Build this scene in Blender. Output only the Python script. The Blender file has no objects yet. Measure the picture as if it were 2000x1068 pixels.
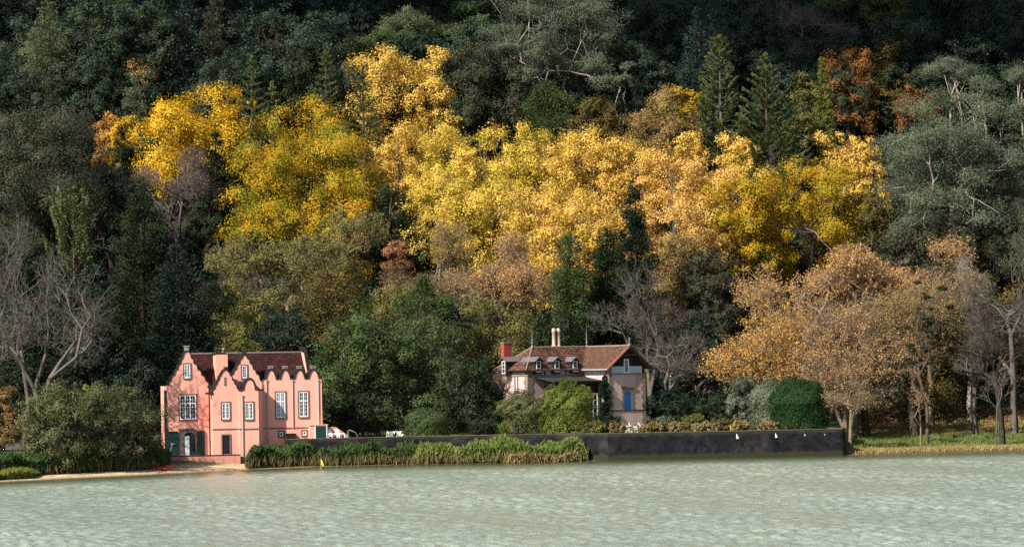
import bpy, math, random, sys
DEBUG = False
import numpy as np
from mathutils import Vector, Matrix
SC = bpy.context.scene
COL = SC.collection
R = math.radians

# ------------------------------------------------------------------ camera
F = 5000.0          # focal length in pixels of the 2000 px wide photograph
HC = 8.5            # camera height above the lake
ROLL = 0.0175       # the photograph is tilted by one degree
HX, HY = 1000.0, 730.0
cam_data = bpy.data.cameras.new('camera')
cam_data.sensor_width = 36.0
cam_data.lens = 36.0 * F / 2000.0
cam_data.shift_y = (HY - 534.0) / 2000.0
cam_data.clip_start = 1.0
cam_data.clip_end = 4000.0
cam = bpy.data.objects.new('camera', cam_data)
cam.location = (0, 0, HC)
cam.rotation_euler = (R(90), ROLL, 0)
COL.objects.link(cam)
SC.camera = cam
CR, SR = math.cos(ROLL), math.sin(ROLL)

# ------------------------------------------------------------------ light
SUN_AZ = R(45)      # to the left of the view direction, behind the camera
SUN_EL = R(38)
world = bpy.data.worlds.new('World')
SC.world = world
world.use_nodes = True
wn = world.node_tree.nodes
wl = world.node_tree.links
sky = wn.new('ShaderNodeTexSky')
sky.sky_type = 'NISHITA'
sky.sun_disc = False
sky.sun_elevation = SUN_EL
to_sun = Vector((-math.sin(SUN_AZ) * math.cos(SUN_EL), -math.cos(SUN_AZ) * math.cos(SUN_EL), math.sin(SUN_EL)))
sky.sun_rotation = math.atan2(to_sun.x, to_sun.y)
sky.air_density = 1.0
sky.dust_density = 1.2
sky.ozone_density = 1.0
wn['Background'].inputs['Strength'].default_value = 0.07
wl.new(sky.outputs[0], wn['Background'].inputs['Color'])
sun_data = bpy.data.lights.new('sun', 'SUN')
sun_data.energy = 5.0
sun_data.angle = R(0.5)
sun_data.color = (1.0, 0.91, 0.79)
sun = bpy.data.objects.new('sun', sun_data)
sun.rotation_euler = to_sun.to_track_quat('Z', 'Y').to_euler()
sun.location = (-150, -100, 150)
COL.objects.link(sun)
SC.view_settings.view_transform = 'Standard'
SC.view_settings.look = 'None'
SC.view_settings.gamma = 1.0
SC.view_settings.use_curve_mapping = False
SC.view_settings.exposure = 0.85
SC.render.engine = 'CYCLES'
SC.cycles.max_bounces = 6
SC.cycles.diffuse_bounces = 3
SC.cycles.transparent_max_bounces = 4
SC.cycles.use_denoising = False

rng = np.random.default_rng(7)
random.seed(7)

# ------------------------------------------------------------------ pixel -> place
def ray(px, py):
    dx, dy = px - HX, py - HY
    return np.array([(dx * CR - dy * SR) / F, 1.0, -(dy * CR + dx * SR) / F])
def P(px, py, Y):
    d = ray(px, py)
    return np.array([d[0] * Y, Y, HC + d[2] * Y])
def G(px, py, z=0.0):
    d = ray(px, py)
    t = (z - HC) / d[2]
    return np.array([d[0] * t, t, z])

SHORE = [(-700, 985), (-200, 953), (0, 941), (150, 933), (300, 926), (420, 920), (520, 915), (620, 911), (800, 907),
         (1000, 904), (1140, 900), (1640, 889), (1800, 884.5), (2000, 879.5), (2400, 870), (3000, 860)]
_s = np.array([G(*p) for p in SHORE])
def S(X):
    return np.interp(X, _s[:, 0], _s[:, 1])
def ground(X, Y):
    X = np.asarray(X, float); Y = np.asarray(Y, float)
    d = Y - S(X)
    low = np.interp(d, [-60, -1, 0, 1.0, 5, 13, 40, 400], [-6, -.12, 0, .12, .35, 1.25, 2.7, 3.5])
    bump = 1.3 * np.sin(X * .071 + 1.3) * np.sin(Y * .06 + .4) + .6 * np.sin(X * .19 + Y * .13)
    hill = 3 + .42 * (Y - 286) + bump
    k = 3.0
    m = np.maximum(low, hill)
    return np.where(d < 20, low, m + np.log1p(np.exp(-np.abs(low - hill) / k)) * k * np.clip((d - 20) / 20, 0, 1) * .5)

# ------------------------------------------------------------------ objects
def tag(o, label=None, cat=None, group=None, kind=None):
    if label: o['label'] = label
    if cat: o['category'] = cat
    if group: o['group'] = group
    if kind: o['kind'] = kind
    return o
def empty(name, loc=(0, 0, 0), rz=0.0):
    o = bpy.data.objects.new(name, None)
    o.location = loc; o.rotation_euler = (0, 0, rz)
    COL.objects.link(o)
    return o
def link_mesh(name, me, m, parent=None):
    o = bpy.data.objects.new(name, me)
    for mm in (m if isinstance(m, (list, tuple)) else [m]):
        me.materials.append(mm)
    COL.objects.link(o)
    if parent is not None: o.parent = parent
    return o
def np_mesh(name, V, Fq, m, parent=None, smooth=False, mi=None):
    V = np.asarray(V, np.float32); Fq = np.asarray(Fq, np.int32)
    me = bpy.data.meshes.new(name)
    n, k = Fq.shape
    me.vertices.add(len(V)); me.vertices.foreach_set('co', V.ravel())
    me.loops.add(n * k); me.loops.foreach_set('vertex_index', Fq.ravel())
    me.polygons.add(n)
    me.polygons.foreach_set('loop_start', np.arange(n, dtype=np.int32) * k)
    me.polygons.foreach_set('loop_total', np.full(n, k, np.int32))
    me.polygons.foreach_set('use_smooth', np.full(n, smooth))
    if mi is not None: me.polygons.foreach_set('material_index', np.asarray(mi, np.int32))
    me.update(calc_edges=True)
    return link_mesh(name, me, m, parent)

class MB:
    def __init__(s): s.v = []; s.f = []; s.sm = []
    def add(s, vs, fs, smooth=False):
        b = len(s.v); s.v += [tuple(float(c) for c in v) for v in vs]
        s.f += [tuple(b + i for i in f) for f in fs]; s.sm += [smooth] * len(fs)
        return s
    def box(s, x0, x1, y0, y1, z0, z1):
        v = [(x, y, z) for z in (z0, z1) for y in (y0, y1) for x in (x0, x1)]
        return s.add(v, [(0, 2, 3, 1), (4, 5, 7, 6), (0, 1, 5, 4), (2, 6, 7, 3), (0, 4, 6, 2), (1, 3, 7, 5)])
    def prism(s, poly, w0, w1):            # poly in (u, z), extruded along w
        n = len(poly)
        v = [(u, w0, z) for u, z in poly] + [(u, w1, z) for u, z in poly]
        a = sum(poly[i][0] * poly[(i + 1) % n][1] - poly[(i + 1) % n][0] * poly[i][1] for i in range(n))
        f = [tuple(range(n)), tuple(range(2 * n - 1, n - 1, -1))] + [(i, n + i, n + (i + 1) % n, (i + 1) % n) for i in range(n)]
        if a < 0: f = [t[::-1] for t in f]
        return s.add(v, f)
    def prism_u(s, poly, u0, u1):          # poly in (w, z), extruded along u
        n = len(poly)
        v = [(u0, w, z) for w, z in poly] + [(u1, w, z) for w, z in poly]
        a = sum(poly[i][0] * poly[(i + 1) % n][1] - poly[(i + 1) % n][0] * poly[i][1] for i in range(n))
        f = [tuple(range(n - 1, -1, -1)), tuple(range(n, 2 * n))] + [(i, (i + 1) % n, n + (i + 1) % n, n + i) for i in range(n)]
        if a < 0: f = [t[::-1] for t in f]
        return s.add(v, f)
    def prism_z(s, poly, z0, z1):          # poly in (u, w)
        n = len(poly)
        a = sum(poly[i][0] * poly[(i + 1) % n][1] - poly[(i + 1) % n][0] * poly[i][1] for i in range(n))
        if a < 0: poly = poly[::-1]
        v = [(u, w, z0) for u, w in poly] + [(u, w, z1) for u, w in poly]
        f = [tuple(range(n - 1, -1, -1)), tuple(range(n, 2 * n))] + [(i, (i + 1) % n, n + (i + 1) % n, n + i) for i in range(n)]
        return s.add(v, f)
    def slab(s, quad, t):                  # a flat quad given thickness t along -normal
        q = [Vector(p) for p in quad]
        n = (q[1] - q[0]).cross(q[2] - q[0]).normalized()
        v = q + [p - n * t for p in q]; k = len(q)
        f = [tuple(range(k)), tuple(range(2 * k - 1, k - 1, -1))] + [(i, k + i, k + (i + 1) % k, (i + 1) % k) for i in range(k)]
        return s.add(v, f)
    def tube(s, pts, rad, n=8, caps=True):
        pts = [Vector(p) for p in pts]
        if not isinstance(rad, (list, tuple)): rad = [rad] * len(pts)
        vs = []; fs = []
        for i, p in enumerate(pts):
            d = (pts[min(i + 1, len(pts) - 1)] - pts[max(i - 1, 0)]).normalized()
            a = d.cross(Vector((0, 0, 1)) if abs(d.z) < .9 else Vector((1, 0, 0))).normalized(); b = d.cross(a)
            for k in range(n):
                t = 2 * math.pi * k / n
                vs.append(p + (a * math.cos(t) + b * math.sin(t)) * rad[i])
        for i in range(len(pts) - 1):
            for k in range(n):
                fs.append((i * n + k, i * n + (k + 1) % n, (i + 1) * n + (k + 1) % n, (i + 1) * n + k))
        s.add(vs, fs, True)
        if caps:
            s.add(vs[:n], [tuple(range(n - 1, -1, -1))]); s.add(vs[-n:], [tuple(range(n))])
        return s
    def lathe(s, prof, cx, cy, n=12):      # prof: (r, z)
        vs = []; fs = []
        for r, z in prof:
            for k in range(n):
                t = 2 * math.pi * k / n
                vs.append((cx + r * math.cos(t), cy + r * math.sin(t), z))
        for i in range(len(prof) - 1):
            for k in range(n):
                fs.append((i * n + k, i * n + (k + 1) % n, (i + 1) * n + (k + 1) % n, (i + 1) * n + k))
        return s.add(vs, fs, True)
    def build(s, name, m, parent=None):
        me = bpy.data.meshes.new(name)
        me.from_pydata(s.v, [], s.f)
        me.polygons.foreach_set('use_smooth', s.sm)
        me.update()
        return link_mesh(name, me, m, parent)

# ------------------------------------------------------------------ materials
def new_mat(name):
    m = bpy.data.materials.new(name); m.use_nodes = True
    nt = m.node_tree
    return m, nt, nt.nodes['Principled BSDF'], nt.nodes, nt.links
def ramp(nd, cols, pos=None, interp='LINEAR'):
    r = nd.new('ShaderNodeValToRGB'); e = r.color_ramp.elements
    r.color_ramp.interpolation = interp
    n = len(cols)
    while len(e) < n: e.new(.5)
    for i, c in enumerate(cols):
        e[i].position = pos[i] if pos else i / max(1, n - 1)
        e[i].color = (*c, 1)
    return r
def noise(nd, ln, vec, scale, detail=4, rough=.6):
    n = nd.new('ShaderNodeTexNoise'); n.inputs['Scale'].default_value = scale
    n.inputs['Detail'].default_value = detail; n.inputs['Roughness'].default_value = rough
    ln.new(vec, n.inputs['Vector'])
    return n
def mix(nd, ln, fac, a, b, mode='MIX'):
    x = nd.new('ShaderNodeMix'); x.data_type = 'RGBA'; x.blend_type = mode
    for sock, v in ((x.inputs['Factor'], fac), (x.inputs['A'], a), (x.inputs['B'], b)):
        if hasattr(v, 'is_output'): ln.new(v, sock)
        elif isinstance(v, (int, float)): sock.default_value = v
        else: sock.default_value = (*v, 1)
    return x.outputs['Result']
def leaf_mat(name, cols, trans=.25, rough=.55, patch=.28, spec=.1, vary=.34):
    """many-coloured leaves: a random colour for each leaf, drifting in patches through the crown"""
    m, nt, p, nd, ln = new_mat(name)
    geo = nd.new('ShaderNodeNewGeometry'); tc = nd.new('ShaderNodeTexCoord'); oi = nd.new('ShaderNodeObjectInfo')
    nz = noise(nd, ln, tc.outputs['Object'], patch, 3, .55)
    off = nd.new('ShaderNodeMath'); off.operation = 'MULTIPLY_ADD'
    ln.new(geo.outputs['Random Per Island'], off.inputs[0]); off.inputs[1].default_value = vary
    sub = nd.new('ShaderNodeMath'); sub.operation = 'MULTIPLY_ADD'
    ln.new(nz.outputs['Fac'], sub.inputs[0]); sub.inputs[1].default_value = 1.9; sub.inputs[2].default_value = -.95 + (1 - vary) / 2 + .0
    ln.new(sub.outputs[0], off.inputs[2])
    rp = ramp(nd, cols)
    ln.new(off.outputs[0], rp.inputs['Fac'])
    ln.new(rp.outputs['Color'], p.inputs['Base Color'])
    p.inputs['Roughness'].default_value = rough
    p.inputs['Specular IOR Level'].default_value = spec
    tr = nd.new('ShaderNodeBsdfTranslucent'); ln.new(rp.outputs['Color'], tr.inputs['Color'])
    mx = nd.new('ShaderNodeMixShader'); mx.inputs[0].default_value = trans
    ln.new(p.outputs[0], mx.inputs[1]); ln.new(tr.outputs[0], mx.inputs[2])
    ln.new(mx.outputs[0], nd['Material Output'].inputs['Surface'])
    return m
def surf(name, c0, c1, scale=1.5, rough=.8, bump=0, bscale=None, stain=None, streak=False, spec=.3):
    m, nt, p, nd, ln = new_mat(name)
    tc = nd.new('ShaderNodeTexCoord')
    vec = tc.outputs['Object']
    if streak:
        mp = nd.new('ShaderNodeMapping'); mp.inputs['Scale'].default_value = (1, 1, .12); ln.new(vec, mp.inputs['Vector']); v2 = mp.outputs[0]
    else: v2 = vec
    nz = noise(nd, ln, v2, scale, 6, .65)
    rp = ramp(nd, [(0, 0, 0), (1, 1, 1)], [.32, .68]); ln.new(nz.outputs['Fac'], rp.inputs['Fac'])
    col = mix(nd, ln, rp.outputs['Color'], c0, c1)
    if stain:
        n2 = noise(nd, ln, v2, scale * .35, 8, .7)
        r2 = ramp(nd, [(0, 0, 0), (1, 1, 1)], [.52, .72]); ln.new(n2.outputs['Fac'], r2.inputs['Fac'])
        col = mix(nd, ln, r2.outputs['Color'], col, stain)
    ln.new(col, p.inputs['Base Color'])
    p.inputs['Roughness'].default_value = rough; p.inputs['Specular IOR Level'].default_value = spec
    if bump:
        n3 = noise(nd, ln, vec, bscale or scale * 6, 5, .6)
        b = nd.new('ShaderNodeBump'); b.inputs['Strength'].default_value = bump; b.inputs['Distance'].default_value = .1
        ln.new(n3.outputs['Fac'], b.inputs['Height']); ln.new(b.outputs[0], p.inputs['Normal'])
    return m
def tile_mat(name, cols, moss=None):
    m, nt, p, nd, ln = new_mat(name)
    tc = nd.new('ShaderNodeTexCoord')
    mp = nd.new('ShaderNodeMapping'); mp.inputs['Scale'].default_value = (4.2, 4.2, 4.2); ln.new(tc.outputs['Object'], mp.inputs['Vector'])
    vo = nd.new('ShaderNodeTexVoronoi'); vo.inputs['Scale'].default_value = 1.0; ln.new(mp.outputs[0], vo.inputs['Vector'])
    sx = nd.new('ShaderNodeSeparateColor'); ln.new(vo.outputs['Color'], sx.inputs[0])
    rp = ramp(nd, cols); ln.new(sx.outputs[0], rp.inputs['Fac'])
    col = rp.outputs['Color']
    if moss:
        nz = noise(nd, ln, tc.outputs['Object'], .9, 6, .7)
        r2 = ramp(nd, [(0, 0, 0), (1, 1, 1)], [.5, .68]); ln.new(nz.outputs['Fac'], r2.inputs['Fac'])
        col = mix(nd, ln, r2.outputs['Color'], col, moss)
    ln.new(col, p.inputs['Base Color']); p.inputs['Roughness'].default_value = .8; p.inputs['Specular IOR Level'].default_value = .1
    return m

bark_grey = surf('bark_grey', (.065, .056, .047), (.13, .115, .098), 1.2, .9)
bark_euc = surf('bark_eucalypt', (.22, .19, .155), (.36, .315, .26), .9, .85)
bark_pale = surf('bark_pale', (.17, .145, .12), (.30, .265, .22), .9, .85)
bark_brown = surf('bark_brown', (.06, .042, .03), (.12, .085, .06), 1.5, .9)
bark_dark = surf('bark_dark', (.025, .02, .016), (.05, .04, .032), 1.5, .9)
bark_mauve = surf('bark_mauve', (.085, .066, .062), (.15, .115, .108), 1.2, .9)
bark_tan = surf('bark_tan', (.14, .105, .07), (.24, .185, .125), 1.2, .9)

L = {}
L['gold'] = leaf_mat('leaf_gold', [(.30, .21, .015), (.58, .37, .02), (.66, .43, .035), (.54, .27, .02)], .22, vary=.4)
L['yellow'] = leaf_mat('leaf_yellow', [(.17, .19, .03), (.50, .385, .04), (.65, .475, .095), (.60, .36, .06)], .22, vary=.36)
L['peach'] = leaf_mat('leaf_peach', [(.26, .22, .035), (.57, .385, .06), (.68, .46, .115), (.54, .28, .065)], .22, vary=.36)
L['pink'] = leaf_mat('leaf_pinkish', [(.32, .20, .04), (.58, .35, .09), (.66, .43, .13), (.50, .27, .08)], .22, vary=.36)
L['yelgreen'] = leaf_mat('leaf_yellow_green', [(.04, .075, .012), (.18, .19, .018), (.50, .31, .02), (.54, .28, .02)], .2)
L['limegold'] = leaf_mat('leaf_lime_gold', [(.13, .15, .014), (.32, .26, .018), (.44, .26, .018), (.33, .15, .018)], .2)
L['orange'] = leaf_mat('leaf_orange', [(.20, .09, .035), (.46, .24, .055), (.62, .39, .09), (.44, .18, .06)], .25, vary=.7)
L['salmon'] = leaf_mat('leaf_salmon', [(.22, .12, .06), (.42, .23, .11), (.56, .36, .12), (.38, .15, .08)], .25, vary=.7)
L['rust'] = leaf_mat('leaf_rust', [(.10, .045, .018), (.19, .085, .03), (.25, .125, .035), (.15, .06, .025)], .22)
L['brownolive'] = leaf_mat('leaf_brown_olive', [(.05, .047, .016), (.09, .08, .024), (.13, .098, .03), (.11, .062, .02)], .22)
L['tan'] = leaf_mat('leaf_tan', [(.16, .10, .05), (.27, .17, .07), (.26, .21, .07), (.3, .15, .06)], .25)
L['olive'] = leaf_mat('leaf_olive', [(.05, .062, .02), (.115, .118, .034), (.185, .168, .052), (.22, .185, .055)], .22)
L['dark'] = leaf_mat('leaf_dark', [(.010, .019, .009), (.018, .032, .013), (.030, .046, .018), (.022, .03, .013)], .15)
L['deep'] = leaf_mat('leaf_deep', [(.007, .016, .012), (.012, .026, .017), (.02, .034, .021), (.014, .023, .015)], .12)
L['green'] = leaf_mat('leaf_green', [(.026, .05, .018), (.05, .082, .028), (.078, .112, .04), (.062, .08, .03)], .18)
L['bright'] = leaf_mat('leaf_bright', [(.010, .032, .011), (.015, .047, .014), (.024, .062, .017), (.013, .038, .012)], .18)
L['grey'] = leaf_mat('leaf_grey', [(.03, .037, .022), (.05, .056, .032), (.07, .072, .042), (.055, .05, .028)], .15)
L['euc'] = leaf_mat('leaf_eucalypt', [(.045, .066, .042), (.075, .10, .062), (.11, .135, .085), (.10, .10, .055)], .15)
L['feather'] = leaf_mat('leaf_feather', [(.055, .08, .04), (.095, .125, .062), (.13, .155, .08), (.085, .10, .05)], .18)
L['norfolk'] = leaf_mat('leaf_norfolk', [(.04, .062, .024), (.08, .108, .038), (.125, .155, .058), (.085, .105, .04)], .1)
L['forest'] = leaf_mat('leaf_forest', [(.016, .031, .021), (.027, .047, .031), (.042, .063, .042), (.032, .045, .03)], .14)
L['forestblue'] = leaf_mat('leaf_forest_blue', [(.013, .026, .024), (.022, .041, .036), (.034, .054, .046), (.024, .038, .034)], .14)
L['pine'] = leaf_mat('leaf_pine_blue', [(.018, .034, .019), (.032, .054, .031), (.05, .074, .045), (.04, .056, .032)], .14)
L['willow'] = leaf_mat('leaf_willow', [(.046, .055, .022), (.088, .098, .038), (.135, .138, .06), (.15, .135, .066)], .18)
L['lime'] = leaf_mat('leaf_lime', [(.045, .075, .014), (.10, .135, .025), (.2, .21, .05), (.13, .14, .03)], .22)
L['silver'] = leaf_mat('leaf_silver', [(.05, .07, .04), (.10, .125, .08), (.19, .21, .14), (.075, .095, .055)], .12)
L['straw'] = leaf_mat('leaf_straw', [(.16, .12, .05), (.28, .21, .09), (.36, .28, .12), (.2, .17, .05)], .2)
L['reed'] = leaf_mat('leaf_reed', [(.022, .048, .014), (.042, .082, .024), (.07, .108, .034), (.095, .108, .038)], .25, patch=.5)
L['reedlit'] = leaf_mat('leaf_reed_pale', [(.06, .10, .02), (.11, .16, .035), (.17, .21, .06), (.2, .2, .07)], .25, patch=.5)
L['dry'] = leaf_mat('leaf_dry_reed', [(.06, .04, .018), (.12, .085, .04), (.2, .15, .07), (.09, .07, .03)], .15, patch=.6)
L['redleaf'] = leaf_mat('leaf_red', [(.18, .065, .035), (.28, .12, .06), (.34, .19, .09), (.24, .09, .05)], .25)

# ------------------------------------------------------------------ tree building
def unit(v): return v / np.maximum(np.linalg.norm(v, axis=-1, keepdims=True), 1e-9)
def rdir(r, n): return unit(r.normal(size=(n, 3)))
def cards(r, pos, nrm, size, asp=.7, jit=.35, along=None):
    """one four-sided leaf at each position; `along` fixes the long direction"""
    n = len(pos)
    sz = size * r.uniform(1 - jit, 1 + jit, (n, 1))
    if along is None:
        a = np.cross(nrm, rdir(r, n)); a = unit(a)
    else:
        a = unit(along)
    b = unit(np.cross(nrm, a))
    a = a * sz * .5; b = b * sz * asp * .5
    V = np.empty((n, 4, 3))
    V[:, 0] = pos - a; V[:, 1] = pos + b - a * .1; V[:, 2] = pos + a; V[:, 3] = pos - b - a * .1
    return V.reshape(-1, 3), np.arange(n * 4).reshape(n, 4)
def tubes(segs, n=4):
    """segs: rows p0 p1 r0 r1"""
    s = np.asarray(segs, float)
    p0, p1, r0, r1 = s[:, 0:3], s[:, 3:6], s[:, 6], s[:, 7]
    d = unit(p1 - p0)
    ref = np.where(np.abs(d[:, 2:3]) < .9, np.array([[0, 0, 1.]]), np.array([[1., 0, 0]]))
    a = unit(np.cross(d, ref)); b = np.cross(d, a)
    t = np.arange(n) * 2 * math.pi / n
    ring = a[:, None] * np.cos(t)[None, :, None] + b[:, None] * np.sin(t)[None, :, None]
    V = np.concatenate([p0[:, None] + ring * r0[:, None, None], p1[:, None] + ring * r1[:, None, None]], 1)
    base = np.arange(len(s))[:, None, None] * 2 * n
    k = np.arange(n)
    q = np.stack([k, (k + 1) % n, n + (k + 1) % n, n + k], 1)[None]
    return V.reshape(-1, 3), (base + q).reshape(-1, 4)
def grow(r, base, fork, targets, tip=.02, expo=.5, frac=.42, wob=.12):
    """branches from base through fork out to every target; returns segment rows"""
    segs = []
    targets = np.asarray(targets, float)
    N = len(targets)
    rad = lambda k: tip * k ** expo
    base = np.asarray(base, float); fork = np.asarray(fork, float)
    r0 = rad(N)
    mid = (base + fork) / 2 + r.normal(size=3) * np.array([.25, .25, 0]) * np.linalg.norm(fork - base) * .12
    segs.append((*base, *mid, r0 * 1.35, r0 * 1.08)); segs.append((*mid, *fork, r0 * 1.08, r0))
    stack = [(fork, np.arange(N), r0)]
    while stack:
        pos, ids, rp = stack.pop()
        k = len(ids)
        if k == 1:
            e = targets[ids[0]]; m = (pos + e) / 2 + r.normal(size=3) * np.linalg.norm(e - pos) * .1
            segs.append((*pos, *m, rad(1) * 1.2, rad(1))); segs.append((*m, *e, rad(1), rad(1) * .5)); continue
        pts = targets[ids]
        ax = pts - pts.mean(0)
        w = r.normal(size=3) * (ax.std(0) + 1e-3)
        order = ids[np.argsort(ax @ w)]
        cut = max(1, min(k - 1, int(round(k * r.uniform(.33, .67)))))
        for sub in (order[:cut], order[cut:]):
            c = targets[sub].mean(0); ks = len(sub)
            if ks == 1: stack.append((pos, sub, rad(1))); continue
            Ld = np.linalg.norm(c - pos)
            npos = pos + (c - pos) * frac * r.uniform(.8, 1.2) + r.normal(size=3) * Ld * wob
            rs = min(rp, rad(ks))
            segs.append((*pos, *npos, min(rp, rs * 1.25), rs)); stack.append((npos, sub, rs))
    return segs
def twigs(r, pts, cen, n, ln, rad, up=.25):
    """little twigs fanning out from the branch ends"""
    p = np.repeat(pts, n, 0)
    d = unit(unit(p - cen) * .7 + r.normal(size=p.shape) * .55 + np.array([0, 0, up]))
    l = ln * r.uniform(.5, 1.3, (len(p), 1))
    q = p + d * l
    return np.concatenate([p, q, np.full((len(p), 1), rad), np.full((len(p), 1), rad * .5)], 1)
def lobe_leaves(r, C, RAD, n_each, size, asp=.7, flat=.85, sub=7, upb=.25, spread=.23):
    """leaves gathered in small clumps over each lobe of the crown"""
    C = np.asarray(C, float); RAD = np.asarray(RAD, float)
    n_each = np.maximum(8, np.asarray(n_each * (RAD / RAD.mean()) ** 2)).astype(int)
    idx = np.repeat(np.arange(len(C)), n_each)
    sd = unit(rdir(r, len(C) * sub) + np.array([0, 0, .25])).reshape(len(C), sub, 3)
    d = sd[idx, r.integers(0, sub, len(idx))]
    rr = RAD[idx][:, None]
    loc = d * rr * r.uniform(.62, .9, (len(idx), 1)) + r.normal(size=(len(idx), 3)) * rr * spread
    loc[:, 2] *= flat
    pos = C[idx] + loc
    nrm = unit(unit(loc) + r.normal(size=loc.shape) * .34 + np.array([0, 0, upb]))
    return pos, nrm
def crown_points(r, n, a, c, zc, lo=-.75, inner=.2, rho=(.6, .92), dome=1.0):
    d = rdir(r, n * 4)
    d = d[d[:, 2] > lo][:n]
    k = np.where(r.random(len(d)) < inner, r.uniform(.15, .55, len(d)), r.uniform(*rho, len(d)))
    p = d * k[:, None]
    lowr = p[:, 2] < 0
    p[lowr, :2] *= (1 + .55 * np.abs(p[lowr, 2:3]))
    p[:, 2] = np.where(p[:, 2] > 0, p[:, 2] * dome, p[:, 2])
    return p * np.array([a, a, c]) + np.array([0, 0, zc])

def parts(root, name_leaf, leafm, V, Fq, segs, barkm, sides=4):
    if segs is not None and len(segs):
        v, f = tubes(segs, sides); np_mesh('trunk', v, f, barkm, root, True)
    if V is not None: np_mesh(name_leaf, V, Fq, leafm, root)

def k_broad(root, r, H, W, cb, m, bark, leaf=.34, nl=None, dens=1.0, lr=.34, lo=-.9, asp=.75, flat=.85, lean=0, sub=8, spread=.23, tip=.05, twig=0, full=False, smooth=0, **kw):
    a, c, zc = W / 2, (H - cb) / 2, (H + cb) / 2
    if smooth:                                   # clipped bush: leaves on a slightly lumpy dome that reaches the ground
        n = int(dens * 5.5 * W * (H - cb) / (leaf * leaf * asp))
        d = rdir(r, n); ph = r.uniform(0, 6.28, 6)
        low = d[:, 2] < 0
        q = d.copy(); q[low, :2] = unit(d[low, :2]) * 1.0; q[low, 2] = -r.random(low.sum())
        b = 1 + smooth * (np.sin(5 * d[:, 0] + ph[0]) * np.sin(5 * q[:, 2] + ph[1]) + .7 * np.sin(9 * q[:, 1] + 7 * q[:, 2] + ph[2]) * np.sin(8 * q[:, 0] + ph[3]) + .5 * np.sin(17 * q[:, 0] + ph[4]) * np.sin(15 * q[:, 2] + ph[5]))
        k = (b * (.97 - .3 * r.random(n) ** 3))[:, None]
        pos = q * k * np.array([a, a, c]) + np.array([0, 0, zc]); pos[:, 2] = np.maximum(pos[:, 2], .05)
        nrm = unit(d + r.normal(size=(n, 3)) * .32 + np.array([0, 0, .2]))
        V, Fq = cards(r, pos, nrm, leaf, asp)
        C = crown_points(r, 30, a * .7, c * .7, zc)
        parts(root, 'foliage', m, V, Fq, grow(r, np.array([0, 0, -.4]), np.array([0, 0, .25 * H]), C, .03), bark)
        return
    r0 = lr * min(a, c) * 1.0
    nl = int(np.clip(3.4 * (a * a * c / r0 ** 3) ** .66 * 1.3, 14, 150))
    C = crown_points(r, nl, max(.1, a - r0 * .75), max(.1, c - r0 * .7), zc, lo)
    C[:, 2] = np.interp(C[:, 2], [C[:, 2].min(), C[:, 2].max()], [cb + .5 * r0, H - .8 * r0])
    C[:, :2] *= (a - .75 * r0) / np.percentile(np.abs(C[:, 0]), 97)
    if full:
        low = C[:, 2] < zc + .1 * c
        t = r.uniform(.55, 1.0, low.sum()); th = np.arctan2(C[low, 1], C[low, 0])
        C[low, 0] = np.cos(th) * t * (a - .7 * r0); C[low, 1] = np.sin(th) * t * (a - .7 * r0)
    C[:, 0] += lean * (C[:, 2] - cb)
    RAD = r0 * r.uniform(.65, 1.3, len(C))
    tot = dens * 6.5 * W * (H - cb) / (leaf * leaf * asp)
    pos, nrm = lobe_leaves(r, C, RAD, tot / len(C), leaf, asp, flat, sub, .25, spread)
    V, Fq = cards(r, pos, nrm, leaf, asp)
    g = np.array([0, 0, -.4]); fork = np.array([lean * cb * .3, 0, max(.25 * H if cb > .1 * H else .1 * H, cb * .8)])
    segs = grow(r, g, fork, C, tip)
    if twig:
        tw = C[r.integers(0, len(C), twig)]
        segs = np.concatenate([np.asarray(segs), twigs(r, tw, np.array([0, 0, zc]), 1, r0 * 1.35, .022)])
    parts(root, 'foliage', m, V, Fq, segs, bark)
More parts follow.
